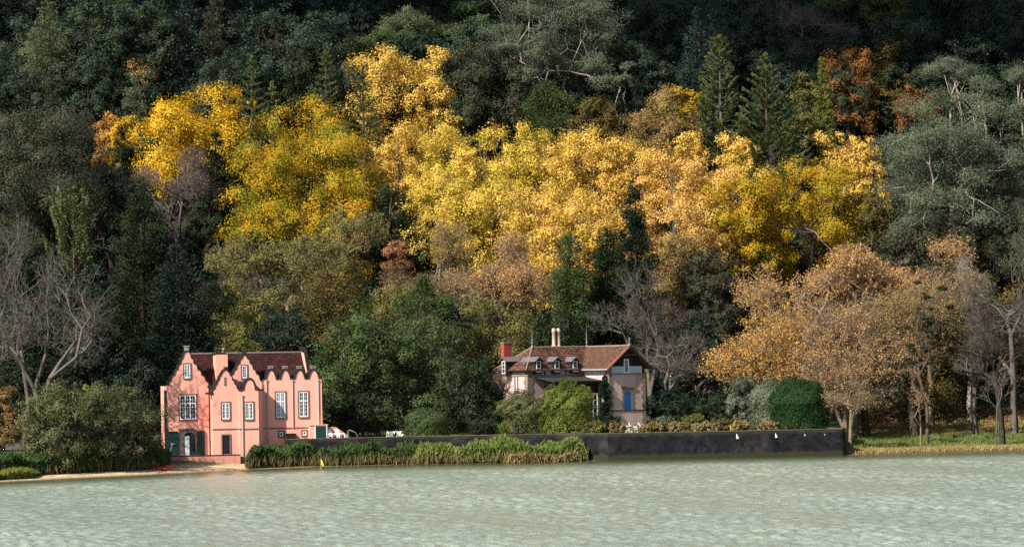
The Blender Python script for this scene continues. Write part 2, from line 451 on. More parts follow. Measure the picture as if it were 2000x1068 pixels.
def k_bare(root, r, H, W, cb, m, bark, lumps=7, nt=900, tw=4, twl=.9, twr=.016, tip=.02, leaves=0, leaf=.3, lean=0, forkh=None, sides=3, clump=1, shell=.25, expo=.41, up=.25, **kw):
    a, c, zc = W / 2, (H - cb) / 2, (H + cb) / 2
    if lumps:
        LC = crown_points(r, lumps, a * .66, c * .68, zc, -.75, .25, (.6, 1.0))
        LC[:, 0] *= a * .66 / max(.1, np.abs(LC[:, 0]).max())
        k0 = np.argsort(LC[:, 0]); LC[k0[0], 0] = -.66 * a; LC[k0[-1], 0] = .66 * a
        LC[np.argmax(LC[:, 2]), 2] = H - .36 * c
        li = r.integers(0, lumps, nt)
        LR = r.uniform(.75, 1.2, lumps)[li][:, None]
        T = LC[li] + rdir(r, nt) * np.where(r.random((nt, 1)) < .6, r.uniform(.75, 1, (nt, 1)), r.uniform(.1, .75, (nt, 1))) * np.array([.38 * a, .38 * a, .34 * c]) * LR
        T[:, 2] = np.clip(T[:, 2], .05 * H + .4, H)
    else:
        T = crown_points(r, nt, a * .93, c * .93, zc, -.8, shell, (.5, 1.0))
    T[:, 0] += lean * (T[:, 2] - cb)
    fork = np.array([lean * cb * .4, 0, forkh if forkh is not None else max(.12 * H, cb * .9)])
    segs = np.asarray(grow(r, (0, 0, -.4), fork, T, tip, expo, .4, .10))
    tws = twigs(r, T, np.array([0, 0, zc - .4 * c]), tw, twl, twr, up)
    v, f = tubes(segs, 4); v2, f2 = tubes(tws, 3)
    f2 = f2 + len(v)
    np_mesh('trunk', np.concatenate([v, v2]), np.concatenate([f, f2]), bark, root, True)
    if leaves:
        if lumps:      # some boughs keep their leaves, others have lost most of them
            wl = r.uniform(.12, 1, lumps) ** 1.3; wt = np.repeat(wl[li], tw); e = tws[r.choice(len(tws), leaves, p=wt / wt.sum())]
        else: e = tws[r.integers(0, len(tws), leaves)]
        t = r.uniform(.2, 1.1, (leaves, 1))
        pos = e[:, :3] * (1 - t) + e[:, 3:6] * t + r.normal(size=(leaves, 3)) * .18
        pos[:, 2] -= .08
        nrm = unit(r.normal(size=(leaves, 3)) + np.array([-.3, -.5, .4]))
        V, Fq = cards(r, pos, nrm, leaf, .75)
        np_mesh('foliage', V, Fq, m, root)
def k_norfolk(root, r, H, W, cb, m, bark, tiers=16, nb=7, rise=.18, dens=1.0, open_=0, needle=.34, power=.8, **kw):
    pos = []; nrm = []; al = []; segs = [(0, 0, -.4, 0, 0, H * .5, .38, .22), (0, 0, H * .5, 0, 0, H, .22, .04)]
    for i in range(tiers):
        u = (i + .5 * (i % 2) * 0) / tiers
        z = cb + (H - cb) * u ** .92
        RR = W / 2 * (1 - u) ** power + .28
        th0 = r.uniform(0, 6.28)
        for k in range(nb):
            th = th0 + 2 * math.pi * k / nb + r.normal() * .12
            L0 = RR * r.uniform(.82, 1.1)
            if open_ and r.random() < open_: L0 *= r.uniform(.45, .8)
            h = np.array([math.cos(th), math.sin(th), 0])
            n = max(6, int(L0 * 6))
            zz = z + r.normal() * .12
            pt = [h * L0 * t + np.array([0, 0, zz + L0 * (-.10 * t + rise * 2.0 * t * t)]) for t in np.linspace(0, 1, 5)]
            for q in range(4): segs.append((*pt[q], *pt[q + 1], .05 * (1 - q / 5), .05 * (1 - (q + 1) / 5)))
            side = np.array([-h[1], h[0], 0])
            N = int(L0 * 46 * dens)
            t = r.uniform(.18 if not open_ else .45, 1.0, N) ** .75
            lat = r.normal(size=N) * .10 + np.sign(r.normal(size=N)) * r.uniform(0, .24, N) * L0 * t * (1.15 - t) * (0 if open_ else 1)
            fuzz = r.normal(size=(N, 3)) * (.07 if not open_ else .11)
            p = h * (L0 * t)[:, None] + side * lat[:, None] + fuzz
            p[:, 2] += zz + L0 * (-.10 * t + rise * 2 * t * t) + .05 + np.abs(lat) * .25
            pos.append(p); nrm.append(rdir(r, N) * .7 + np.array([0, 0, .6]))
            al.append(h * .75 + side * np.sign(lat)[:, None] * .4 + r.normal(size=(N, 3)) * .35 + np.array([0, 0, .5]))
    N = 240; z = H - np.abs(r.normal(size=N)) * H * .05
    pos.append(np.stack([r.normal(size=N) * .12, r.normal(size=N) * .12, z], 1)); nrm.append(rdir(r, N)); al.append(r.normal(size=(N, 3)) * .4 + np.array([0, 0, 1.]))
    pos, nrm, al = map(np.concatenate, (pos, nrm, al))
    V, Fq = cards(r, pos, unit(nrm), needle, .3, .3, al)
    parts(root, 'foliage', m, V, Fq, segs, bark, 6)
def k_cone(root, r, H, W, cb, m, bark, leaf=.3, dens=1.0, power=.75, clump=.34, nclump=None, flat=.7, droop=0, round_=0, lump=.25, **kw):
    """conifer of small clumps that get longer downwards"""
    hh = H - cb
    n = nclump or int(np.clip(W * hh * 1.5 / clump ** 1.2 / 2, 60, 460))
    u = 1 - r.random(n) ** .62 if not round_ else r.random(n)
    prof = (1 - u) ** power if not round_ else np.sqrt(np.clip(1 - (2 * u - .75) ** 2 / 1.6, .02, 1)) * np.where(u > .82, np.sqrt((1 - u) / .18), 1)
    big = 1 + lump * np.sin(u * 23 + r.uniform(0, 6)) * r.uniform(.3, 1, n)
    th = r.uniform(0, 2 * math.pi, n)
    rad = W / 2 * prof * big * r.uniform(.5, 1.0, n) ** .6
    z = cb + hh * u
    rc = clump * W * .38 * (.45 + .75 * prof) * r.uniform(.7, 1.2, n)
    C = np.stack([np.cos(th) * np.maximum(0, rad - rc * .5), np.sin(th) * np.maximum(0, rad - rc * .5), z - droop * rad + 0], 1)
    C[:, 2] = np.clip(C[:, 2], cb * .6, H - rc * .6)
    tot = dens * 9.0 * W * hh * .62 / (leaf * leaf * .45)
    pos, nrm = lobe_leaves(r, C, rc, tot / n, leaf, .45, flat, 6, .3, .3)
    out = pos * np.array([1, 1, 0]); out = unit(out) + r.normal(size=pos.shape) * .5 + np.array([0, 0, .35])
    V, Fq = cards(r, pos, nrm, leaf, .55, .35, out)
    bark = bark_dark
    segs = [(0, 0, -.4, 0, 0, H * .5, W * .04 + .12, W * .022 + .08), (0, 0, H * .5, 0, 0, H * .97, W * .022 + .08, .04)]
    for i in range(0, n, 3):
        c = C[i]; zz = min(H * .96, max(.3, c[2] - .25 * np.hypot(c[0], c[1])))
        segs.append((0, 0, zz, *c, .06, .025))
    parts(root, 'foliage', m, V, Fq, segs, bark)
def k_cloud(root, r, H, W, cb, m, bark, nl=16, leaf=.3, dens=1.0, lr=.22, flat=.5, tip=.05, hang=.0, sub=9, spread=.24, twig=0, lo=-.3, **kw):
    """open crown: long bare limbs that end in flattened clouds of leaves"""
    a, c, zc = W / 2, (H - cb) / 2, (H + cb) / 2
    r0 = lr * min(a, c * 1.3)
    C = crown_points(r, nl, a - r0 * .8, c - r0 * flat * .7, zc, lo, .22, (.55, 1.0))
    if lo <= -.6: C[:, 2] = np.interp(C[:, 2], [C[:, 2].min(), C[:, 2].max()], [cb + .4 * r0, H - .5 * r0])
    RAD = r0 * r.uniform(.6, 1.35, len(C))
    tot = dens * 5.0 * W * (H - cb) / (leaf * leaf * .5)
    pos, nrm = lobe_leaves(r, C, RAD, tot / len(C), leaf, .5, flat, sub, .35, spread)
    al = r.normal(size=pos.shape) * .6 + np.array([0, 0, -hang]) + unit(pos - C.mean(0)) * .4
    V, Fq = cards(r, pos, nrm, leaf, .5, .35, al)
    sub_t = np.repeat(C, 4, 0) + r.normal(size=(len(C) * 4, 3)) * np.repeat(RAD, 4)[:, None] * np.array([.45, .45, .15])
    segs = grow(r, (0, 0, -.4), (r.normal() * .05 * W, 0, max(.2 * H, cb * .75)), sub_t, tip * .5)
    if twig:
        tw = pos[r.integers(0, len(pos), twig)]
        segs = np.concatenate([np.asarray(segs), twigs(r, tw, np.array([0, 0, zc]), 1, 1.6, .03)])
    parts(root, 'foliage', m, V, Fq, segs, bark, 5)
KIND = dict(broad=k_broad, bare=k_bare, norfolk=k_norfolk, cone=k_cone, cloud=k_cloud)

TREES = []
def T(kind, name, label, px, top, wpx, bot=None, h=None, Y=None, m='dark', bark=None, cat='tree', group=None, seed=None, base=None, **kw):
    r = np.random.default_rng(seed if seed is not None else (int(px) * 7919 + int(top) * 104729) % 2 ** 31)
    if Y is None:
        for Yt in np.arange(228, 470, .5):
            p = P(px, top, Yt)
            if ground(p[0], Yt) + h >= p[2]: break
        Y = float(Yt)
    kw['leaf'] = kw.get('leaf', .3) * .74
    if 'leaves' in kw: kw['leaves'] = int(kw['leaves'] * 1.65)
    p = P(px, top, Y)
    gz = float(ground(p[0], Y)) if base is None else base
    H = max(.4, p[2] - gz)
    W = wpx * Y / F
    cb = .06 * H
    if bot is not None: cb = float(np.clip(P(px, bot, Y)[2] - gz, .03 * H, .85 * H)) * (.45 if kind in ('broad', 'cone') or (kind == 'norfolk' and Y > 290) else 1)
    root = empty(name, (float(p[0]), float(Y), gz))
    tag(root, label, cat, group)
    KIND[kind](root, r, H, W, cb, L[m], bark or bark_brown, **kw)
    TREES.append((label, px, top, round(Y), round(H, 1), round(W, 1), round(cb, 1)))
    return root

# ------------------------------------------------------------------ ground, water
def color_mesh(name, xs, ys, zf, colf, m, fan=False):
    X, Y = np.meshgrid(xs, ys)
    if fan: X = X * np.maximum(Y, 60)
    Z = zf(X, Y)
    V = np.stack([X, Y, Z], -1).reshape(-1, 3)
    nx, ny = len(xs), len(ys)
    i = np.arange(ny - 1)[:, None] * nx + np.arange(nx - 1)[None]
    Fq = np.stack([i, i + 1, i + nx + 1, i + nx], -1).reshape(-1, 4)
    o = np_mesh(name, V, Fq, m, None, True)
    if colf is not None:
        c = colf(X, Y).reshape(-1, 3)
        at = o.data.color_attributes.new('soil', 'FLOAT_COLOR', 'POINT')
        at.data.foreach_set('color', np.concatenate([c, np.ones((len(c), 1))], 1).astype(np.float32).ravel())
    return o
gm, nt, gp, nd, ln = new_mat('ground_soil')
ca = nd.new('ShaderNodeVertexColor'); ca.layer_name = 'soil'
tcg = nd.new('ShaderNodeTexCoord')
gn = noise(nd, ln, tcg.outputs['Object'], 1.7, 8, .72)
gr = ramp(nd, [(.45, .45, .45), (1.25, 1.2, 1.1)], [.3, .7]); ln.new(gn.outputs['Fac'], gr.inputs['Fac'])
ln.new(mix(nd, ln, 1.0, ca.outputs['Color'], gr.outputs['Color'], 'MULTIPLY'), gp.inputs['Base Color'])
gp.inputs['Roughness'].default_value = .95
gb = nd.new('ShaderNodeBump'); gb.inputs['Strength'].default_value = .6; gb.inputs['Distance'].default_value = .15
ln.new(gn.outputs['Fac'], gb.inputs['Height']); ln.new(gb.outputs[0], gp.inputs['Normal'])
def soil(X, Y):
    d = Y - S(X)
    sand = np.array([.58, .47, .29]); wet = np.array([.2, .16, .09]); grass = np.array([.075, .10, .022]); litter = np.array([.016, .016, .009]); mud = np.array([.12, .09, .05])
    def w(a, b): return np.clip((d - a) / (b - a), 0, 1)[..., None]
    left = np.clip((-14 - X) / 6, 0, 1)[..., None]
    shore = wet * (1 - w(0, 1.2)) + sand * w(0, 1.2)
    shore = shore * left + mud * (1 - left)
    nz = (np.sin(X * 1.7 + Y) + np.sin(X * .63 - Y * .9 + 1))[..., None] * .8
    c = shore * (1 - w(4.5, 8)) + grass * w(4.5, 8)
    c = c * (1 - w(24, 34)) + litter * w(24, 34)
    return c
xs = np.concatenate([np.arange(-260, -70, 8), np.arange(-70, 75, .7), np.arange(75, 261, 8)])
ys = np.concatenate([np.arange(150, 210, 6), np.arange(210, 290, .7), np.arange(290, 480, 3), np.arange(480, 1200, 40)])
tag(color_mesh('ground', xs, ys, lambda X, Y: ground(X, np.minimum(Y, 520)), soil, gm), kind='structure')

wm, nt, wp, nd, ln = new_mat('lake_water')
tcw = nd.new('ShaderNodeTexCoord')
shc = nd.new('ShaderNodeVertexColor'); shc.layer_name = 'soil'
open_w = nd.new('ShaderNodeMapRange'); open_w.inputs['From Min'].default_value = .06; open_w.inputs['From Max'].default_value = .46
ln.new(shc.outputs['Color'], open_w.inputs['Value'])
ln.new(mix(nd, ln, open_w.outputs[0], (.05, .055, .02), (.255, .305, .24)), wp.inputs['Base Color'])   # dark tree reflections put into the inshore olive, milky open water
wp.inputs['Roughness'].default_value = .2
wp.inputs['IOR'].default_value = 1.33
mpw = nd.new('ShaderNodeMapping'); mpw.inputs['Scale'].default_value = (1.9, .5, 1); ln.new(tcw.outputs['Object'], mpw.inputs['Vector'])
n1 = noise(nd, ln, mpw.outputs[0], 3.6, 4, .6)
shn = nd.new('ShaderNodeVertexColor'); shn.layer_name = 'soil'
bw = nd.new('ShaderNodeBump'); bw.inputs['Distance'].default_value = .09
ln.new(shn.outputs['Color'], bw.inputs['Strength'])
ln.new(n1.outputs['Fac'], bw.inputs['Height']); ln.new(bw.outputs[0], wp.inputs['Normal'])
wr = np.random.default_rng(3)
WAVES = []
for i in range(32):
    lam = wr.uniform(.55, 1.7); th = wr.normal() * .6 - 1.25
    WAVES.append((2 * math.pi / lam * math.cos(th), 2 * math.pi / lam * math.sin(th), wr.uniform(0, 6.28), .0105 * lam ** .8 * wr.uniform(.6, 1.3)))
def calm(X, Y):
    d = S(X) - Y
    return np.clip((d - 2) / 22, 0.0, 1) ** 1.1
def waves(X, Y):
    z = np.zeros_like(X)
    g = .8 + .16 * np.sin(X * .09 + Y * .05) * np.sin(Y * .11 - X * .03 + 1) + .2 * np.sin(X * .31 + Y * .12)
    wx = X + .5 * np.sin(Y * .8 + X * .3); wy = Y + .5 * np.sin(X * .7 - Y * .25)
    for kx, ky, ph, a in WAVES: z += a * np.sin(kx * wx + ky * wy + ph)
    return z * g * calm(X, Y)
sx = np.concatenate([np.linspace(-4, -.27, 24), np.linspace(-.265, .265, 700), np.linspace(.27, 4, 24)])
ys = np.concatenate([np.arange(-60, 100, 20), np.arange(100, 120, 2), np.arange(120, 262, .2), np.arange(262, 340, 8)])
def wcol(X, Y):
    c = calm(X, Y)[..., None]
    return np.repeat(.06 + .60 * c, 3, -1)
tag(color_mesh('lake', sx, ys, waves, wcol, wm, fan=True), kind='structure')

# ------------------------------------------------------------------ building materials
pink = surf('pink_plaster', (.77, .345, .265), (.83, .395, .31), 1.3, .85, .12, 20, (.64, .265, .205), True)
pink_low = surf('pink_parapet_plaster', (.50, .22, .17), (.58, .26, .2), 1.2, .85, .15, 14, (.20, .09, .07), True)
stone = surf('dark_basalt', (.03, .026, .025), (.075, .062, .055), 3, .9, .3)
stone_lt = surf('weathered_basalt', (.10, .08, .07), (.17, .14, .12), 3, .9, .3)
coping_m = surf('black_coping', (.007, .0065, .008), (.022, .02, .02), 3, .7, .3, None, (.05, .047, .04))
lead = surf('grey_lead', (.045, .045, .05), (.075, .075, .08), 2, .45, 0)
cap_m = surf('lichen_cap_stone', (.10, .095, .08), (.34, .32, .27), 5, .9, .3)
tile_dark = tile_mat('dark_red_tiles', [(.018, .007, .008), (.03, .010, .010), (.055, .018, .015), (.025, .009, .01)], (.012, .009, .009))
tile_red = tile_mat('brown_red_tiles', [(.045, .024, .018), (.075, .036, .026), (.18, .09, .062), (.06, .033, .025)], (.05, .032, .026))
tile_brown = tile_mat('mossy_brown_tiles', [(.06, .032, .022), (.092, .048, .032), (.135, .07, .046), (.08, .044, .03)], (.075, .055, .03))
white = surf('white_paint', (.66, .68, .70), (.76, .78, .80), 3, .5)
white_pl = surf('white_plastic', (.74, .75, .75), (.82, .83, .83), 3, .4)
blue = surf('blue_paint', (.008, .085, .30), (.012, .11, .36), 6, .5, 0, None, None, True)
blue_dk = surf('dark_blue_paint', (.012, .03, .10), (.018, .04, .13), 4, .5)
green_p = surf('green_paint', (.006, .03, .028), (.010, .045, .04), 3, .45)
wood_dk = surf('black_timber', (.010, .009, .010), (.022, .02, .02), 3, .75)
wood_grey = surf('grey_boards', (.09, .085, .085), (.17, .16, .155), 4, .85, .2, None, None, True)
pale_pink = surf('pale_pink_plaster', (.54, .375, .37), (.62, .44, .43), 1.2, .85, .12, 15, (.40, .27, .25), True)
brown_stone = surf('brown_stone', (.17, .13, .10), (.28, .22, .17), 2.5, .9, .35)
brick_red = surf('red_chimney_brick', (.26, .045, .028), (.34, .065, .04), 3, .85)
buff = surf('buff_stone', (.38, .29, .22), (.50, .40, .31), 4, .85, .2)
iron = surf('grey_iron', (.12, .13, .14), (.22, .23, .25), 4, .5)
pipe_m = surf('pale_pipe', (.30, .27, .27), (.42, .38, .37), 3, .5)
black_m = surf('dark_interior', (.006, .006, .007), (.012, .012, .013), 2, .8)
pale_in = surf('pale_blue_interior', (.42, .47, .55), (.5, .55, .62), 2, .7)
gl, nt, p, nd, ln = new_mat('window_glass')
p.inputs['Base Color'].default_value = (.010, .012, .016, 1); p.inputs['Roughness'].default_value = .1; p.inputs['Specular IOR Level'].default_value = .2
curt, nt, p, nd, ln = new_mat('curtained_glass')
p.inputs['Base Color'].default_value = (.22, .25, .29, 1); p.inputs['Roughness'].default_value = .15
wallstone = surf('black_stained_concrete', (.006, .006, .008), (.024, .024, .028), 1.1, .85, .5, 8, (.055, .052, .05), False, .04)
lime_m = surf('lime_deposit', (.5, .46, .4), (.8, .76, .68), 6, .8)
red_pl = surf('red_plastic', (.38, .03, .03), (.48, .05, .045), 3, .35)
orange_pl = surf('orange_plastic', (.5, .10, .03), (.56, .14, .05), 3, .35)
yellow_m = surf('yellow_cloth', (.75, .55, .03), (.85, .65, .05), 3, .6)
wood_post = surf('weathered_post', (.35, .25, .15), (.48, .36, .22), 6, .8)
grass_top = surf('lawn_turf', (.07, .11, .02), (.13, .17, .035), 1.5, .95, .3, 12)

class Frame:
    """local axes of a building: u along its front, w away from the lake, z up"""
    def __init__(s, O, phi):
        s.O = np.asarray(O, float); s.phi = phi
        s.nu = np.array([math.cos(phi), math.sin(phi), 0]); s.nw = np.array([-math.sin(phi), math.cos(phi), 0])
    def f(s, px, py, w=0.0):           # -> (u, z) on the plane at depth w
        d = ray(px, py); c = np.array([0, 0, HC])
        t = (w + s.O @ s.nw - c @ s.nw) / (d @ s.nw); p = c + d * t - s.O
        return float(p @ s.nu), float(p[2])
    def s_(s, px, py, u=0.0):          # -> (w, z) on the plane at u
        d = ray(px, py); c = np.array([0, 0, HC])
        t = (u + s.O @ s.nu - c @ s.nu) / (d @ s.nu); p = c + d * t - s.O
        return float(p @ s.nw), float(p[2])

def window(par, u0, u1, z0, z1, w, nx=2, rows=4, mul=0, trans=None, frame=stone_lt, sur=.12, glass=None, name='window', bar=.055, wood=None):
    """stone surround on the wall face at depth w, white casement inside it, dark panes behind"""
    m = MB()
    m.box(u0 - sur, u0, w - .07, w + .05, z0 - sur, z1 + sur); m.box(u1, u1 + sur, w - .07, w + .05, z0 - sur, z1 + sur)
    m.box(u0, u1, w - .07, w + .05, z1, z1 + sur); m.box(u0, u1, w - .11, w + .05, z0 - sur, z0)
    o = m.build(name, frame, par)
    g = MB().box(u0, u1, w - .012, w + .03, z0, z1).build('pane', glass or gl, o)
    s = MB(); t = .085
    s.box(u0, u0 + t, w - .055, w - .013, z0, z1); s.box(u1 - t, u1, w - .055, w - .013, z0, z1)
    s.box(u0 + t, u1 - t, w - .055, w - .013, z1 - t, z1); s.box(u0 + t, u1 - t, w - .065, w - .013, z0, z0 + t * 1.3)
    n = mul + 1
    cw = (u1 - u0 - 2 * t) / n
    for i in range(1, n): s.box(u0 + t + cw * i - .055, u0 + t + cw * i + .055, w - .052, w - .013, z0 + t * 1.3, z1 - t)
    zz = [z0 + t * 1.3, z1 - t]
    if trans: zt = z0 + (z1 - z0) * trans; s.box(u0 + t, u1 - t, w - .05, w - .014, zt - .05, zt + .05)
    for i in range(n):
        for k in range(1, nx):
            x = u0 + t + cw * i + cw * k / nx; s.box(x - bar / 4, x + bar / 4, w - .04, w - .014, zz[0], zz[1])
    for k in range(1, rows):
        z = zz[0] + (zz[1] - zz[0]) * k / rows; s.box(u0 + t, u1 - t, w - .038, w - .0145, z - bar / 4, z + bar / 4)
    s.build('casement', wood or white, o)
    return o
def stepped(c, top, steps, fl=1.0):
    """outline of a Dutch gable, as (px, py) from the left foot over the top to the right foot"""
    out = []
    pts = [(0, top)] + steps
    for (h0, y0), (h1, y1) in zip(pts[:-1], pts[1:]):
        for k in range(5):
            t = k / 5 * math.pi / 2
            out.append((h0 + (h1 - h0) * math.sin(t), y0 + (y1 - y0) * (1 - math.cos(t))))
    out.append(pts[-1])
    return [(c - h * fl, y) for h, y in out[::-1]] + [(c + h, y) for h, y in out[1:]]
def coping(par, prof, w0, w1, t=.17, mat=None):
    """stone strip that follows an outline (u, z), outside it"""
    m = MB(); n = len(prof)
    P2 = [np.array(p) for p in prof]; N = []
    for i in range(n):
        d = P2[min(i + 1, n - 1)] - P2[max(i - 1, 0)]; d = d / np.linalg.norm(d); N.append(np.array([-d[1], d[0]]))
    Q = [p + k * t for p, k in zip(P2, N)]
    for i in range(n - 1):
        m.prism([tuple(P2[i]), tuple(P2[i + 1]), tuple(Q[i + 1]), tuple(Q[i])], w0, w1)
    return m.build('coping', mat or coping_m, par)

# ------------------------------------------------------------------ the pink house
OA = P(329.6, 889, 244.5)
PHA = .25
A = Frame(OA, PHA)
house = tag(empty('pink_house', tuple(OA), PHA), 'salmon pink lakeside house with stepped Dutch gables and dark red roof', 'house')
ZB = .15 - OA[2]
WC = -1.5
def rect(a, b, w): (u0, z1), (u1, z0) = A.f(*a, w), A.f(*b, w); return u0, u1, z0, z1

# left gable
uL, zE = A.f(329.6, 752, 0); uR, _ = A.f(406.8, 752, 0)
pl = [A.f(x, y, 0) for x, y in stepped(364.5, 686.5, [(8, 698.8), (13.4, 710), (21, 721.5), (28.3, 732.5), (36, 743.8), (42.3, 752)], .83)]
lg = MB().prism([(uR, ZB), (uL, ZB), (uL, pl[0][1])] + pl[1:-1] + [(uR, pl[-1][1])], 0, .45).build('gable', pink, house)
coping(lg, pl, -.07, .6, .125)
(fa, fz), (fb, fz1) = A.f(361, 687, 0), A.f(369, 677, 0)
MB().box(fa, fb, -.05, .5, fz + .12, fz1).box(fa - .06, fb + .06, -.1, .55, fz1, fz1 + .1).build('finial', cap_m, lg)
zr = A.f(364.5, 693, .6)[1]
wl_ = MB().box(uL + .02, uR - .02, .45, 7.0, ZB, zE - .1)
us, zs1 = A.f(324, 748.5, 1.2); zs0 = A.f(324, 836, 1.2)[1]
wl_.box(uL - .05, uL + .02, .3, 1.15, zs0, zs1)
u_end = A.f(628.5, 760, 0)[0]
wl_.box(uR - .02, u_end - .02, .45, 7.0, ZB, zE - .1)
wl_.build('wall', pink, house)
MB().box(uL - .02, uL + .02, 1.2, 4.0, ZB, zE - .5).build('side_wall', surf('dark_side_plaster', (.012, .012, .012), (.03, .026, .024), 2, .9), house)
# roofs
ze = zE - .12
zrid = A.f(480, 690.5, 3.6)[1]
u_r1 = A.f(588, 690, 3.6)[0]
rf = MB().prism_u([(.25, ze), (3.6, zrid), (7.2, ze - .1), (7.2, ze - .3), (.25, ze - .2)], (uL + uR) / 2 + .55, u_r1)
rf.prism([(uL + .9, ze), ((uL + uR) / 2 + .35, zr - .25), (uR + .15, ze - .1), (uR + .15, ze - .3), (uL + .9, ze - .3)], .5, 3.6)
roof = rf.build('roof', tile_dark, house)
rt = MB()
rows = 15
for i in range(1, rows):                       # courses of tiles, each a shallow step
    t = i / rows; w = .25 + (3.6 - .25) * t; z = ze + (zrid - ze) * t
    rt.prism_u([(w - .2, z - .2 * (zrid - ze) / 3.35 + .02), (w, z + .02), (w, z + .07), (w - .2, z - .2 * (zrid - ze) / 3.35 + .055)], uR - .6, u_r1 - .05)
rt.build('tile_course', tile_dark, roof)
MB().tube([((uL + uR) / 2 + .6, 3.6, zrid + .04), (u_r1, 3.6, zrid + .04)], .12, 8).build('ridge_cap', stone_lt, roof)
MB().box(uR - .1, A.f(420, 742, .1)[0], -.08, .5, ze - .18, ze + .03).build('gutter', coping_m, house)
# right end parapet
u_p = u_r1 + .02
pp = MB().prism_u([(.3, ze - .4), (3.6, zrid + .18), (7.1, ze - .4)], u_p, u_p + .32).build('end_parapet', pink, house)
ct = MB()
for i in range(6):
    t0, t1 = i / 6, (i + 1) / 6
    for sgn in (0, 1):
        w0, w1 = .3 + 3.3 * t0, .3 + 3.3 * t1
        if sgn: w0, w1 = 7.2 - w1, 7.2 - w0
        z1_ = ze - .4 + (zrid + .58 - ze) * t1
        ct.box(u_p + .22, u_p + .5, w0, w1 - .01, z1_ - .5, z1_ + .1)
ct.build('coping', coping_m, pp)
MB().box(u_p - .02, u_p + .5, 3.3, 3.9, zrid + .15, zrid + .62).build('finial', coping_m, pp)
# chimney
u0, u1, z0, z1 = rect((421, 692.5), (445.4, 745), .7)
ch = MB().box(u0, u1, .7, 2.5, z0 - .3, z1).build('chimney', pink, house)
MB().box(u0 - .08, u1 - .15, .75, 2.45, z1, z1 + .2).build('cap', coping_m, ch)
for k in range(3):
    x = u0 + .12 + (u1 - u0 - .5) * k / 2
    MB().lathe([(.13, z1 + .2), (.13, z1 + .45), (.18, z1 + .47), (.18, z1 + .53), (.11, z1 + .55), (.12, z1 + .62), (.02, z1 + .68)], x + .05, 1.2, 10).build('chimney_pot', coping_m if k < 2 else cap_m, ch)
# centre gable
ucl, _ = A.f(414.8, 800, WC); ucr, zce = A.f(468.3, 767, WC)
pc = [A.f(x, y, WC) for x, y in stepped(440, 722.5, [(5, 727), (8.5, 733), (13, 742), (17.5, 750), (22, 758.5), (28, 767)], .92)]
cg = MB().prism([(ucr, ZB), (ucl, ZB), (ucl, pc[0][1])] + pc + [(ucr, pc[-1][1])], WC, .2).build('gable', pink, house)
coping(cg, pc, WC - .07, WC + .7, .13)
MB().box(ucl - .55, pc[0][0] + .1, WC - .07, WC + .8, pc[0][1] - .13, pc[0][1] + .06).build('moulding', coping_m, cg)
u0, u1, z0, z1 = rect((437.7, 716), (445, 723), WC)
MB().box(u0, u1, WC, WC + .45, z0, z1).build('finial', coping_m, cg)
zc = A.f(440, 728, WC)[1]
MB().prism([(ucl, zce), ((ucl + ucr) / 2, zc), (ucr, zce), (ucr, zce - .2), (ucl, zce - .2)], WC + .1, 1.6).build('roof', tile_dark, cg)
# bay with an arched top and a barrel roof
WB = WC - .25
ubl, _ = A.f(467.5, 800, WB); ubr, zbt = A.f(504.5, 761, WB); ubq = A.f(512, 761, WB + .9)[0]
bay = MB().prism_z([(ubl, WB), (ubr, WB), (ubq, WB + .75), (ubq, .3), (ubl, .3)], ZB, zbt).build('bay', pink, house)
ua, za = A.f(486.9, 741, WB); rad_a = A.f(497.4, 761, WB)[0] - ua
arc = [(ua + rad_a * math.cos(t), zbt + (za - zbt) * math.sin(t)) for t in np.linspace(math.pi, 0, 15)]
MB().prism(arc[::-1], WB, WB + .35).build('arch_top', pink, bay)
coping(bay, arc, WB - .06, WB + .4, .2)
bar_ = MB()
big = [(ua + (rad_a + .14) * math.cos(t), zbt + (za - zbt + .14) * math.sin(t)) for t in np.linspace(math.pi, 0, 15)]
bar_.prism(big[::-1], WB + .4, 1.3).build('barrel_roof', lead, bay)
cm = MB(); cm.box(ua + rad_a + .2, ubr + .06, WB - .08, WB + .25, zbt - .06, zbt + .07); cm.box(ubl - .05, ua - rad_a - .2, WB - .08, WB + .25, zbt - .06, zbt + .07)
cm.prism_z([(ubr + .06, WB - .08), (ubq + .14, WB + .72), (ubq + .14, .1), (ubr - .1, .1)], zbt - .058, zbt + .068); cm.build('cornice', coping_m, bay)
# upper gable
WU = -.15
pu = [A.f(x, y, WU) for x, y in stepped(477.5, 694, [(4.3, 700), (9.7, 710), (16, 721), (22, 730), (29, 741)], .97)]
uu0, uu1 = pu[0][0], pu[-1][0]
zlow = A.f(477, 766, WU)[1]
ug = MB().prism([(uu1 + .25, zlow), (uu0, zlow)] + pu + [(uu1 + .25, pu[-1][1] - .3)], WU, .3).build('gable', pink, house)
coping(ug, pu, WU - .06, .5, .13)
u0, u1, z0, z1 = rect((473, 683), (482, 693), WU)
MB().box(u0, u1, WU, .4, z0, z1).build('finial', coping_m, ug)
zu = A.f(477, 697, .3)[1]
MB().prism([(uu0, pu[0][1] - .1), ((uu0 + uu1) / 2, zu), (uu1, pu[0][1] - .1)], .3, 3.5).build('roof', tile_dark, ug)
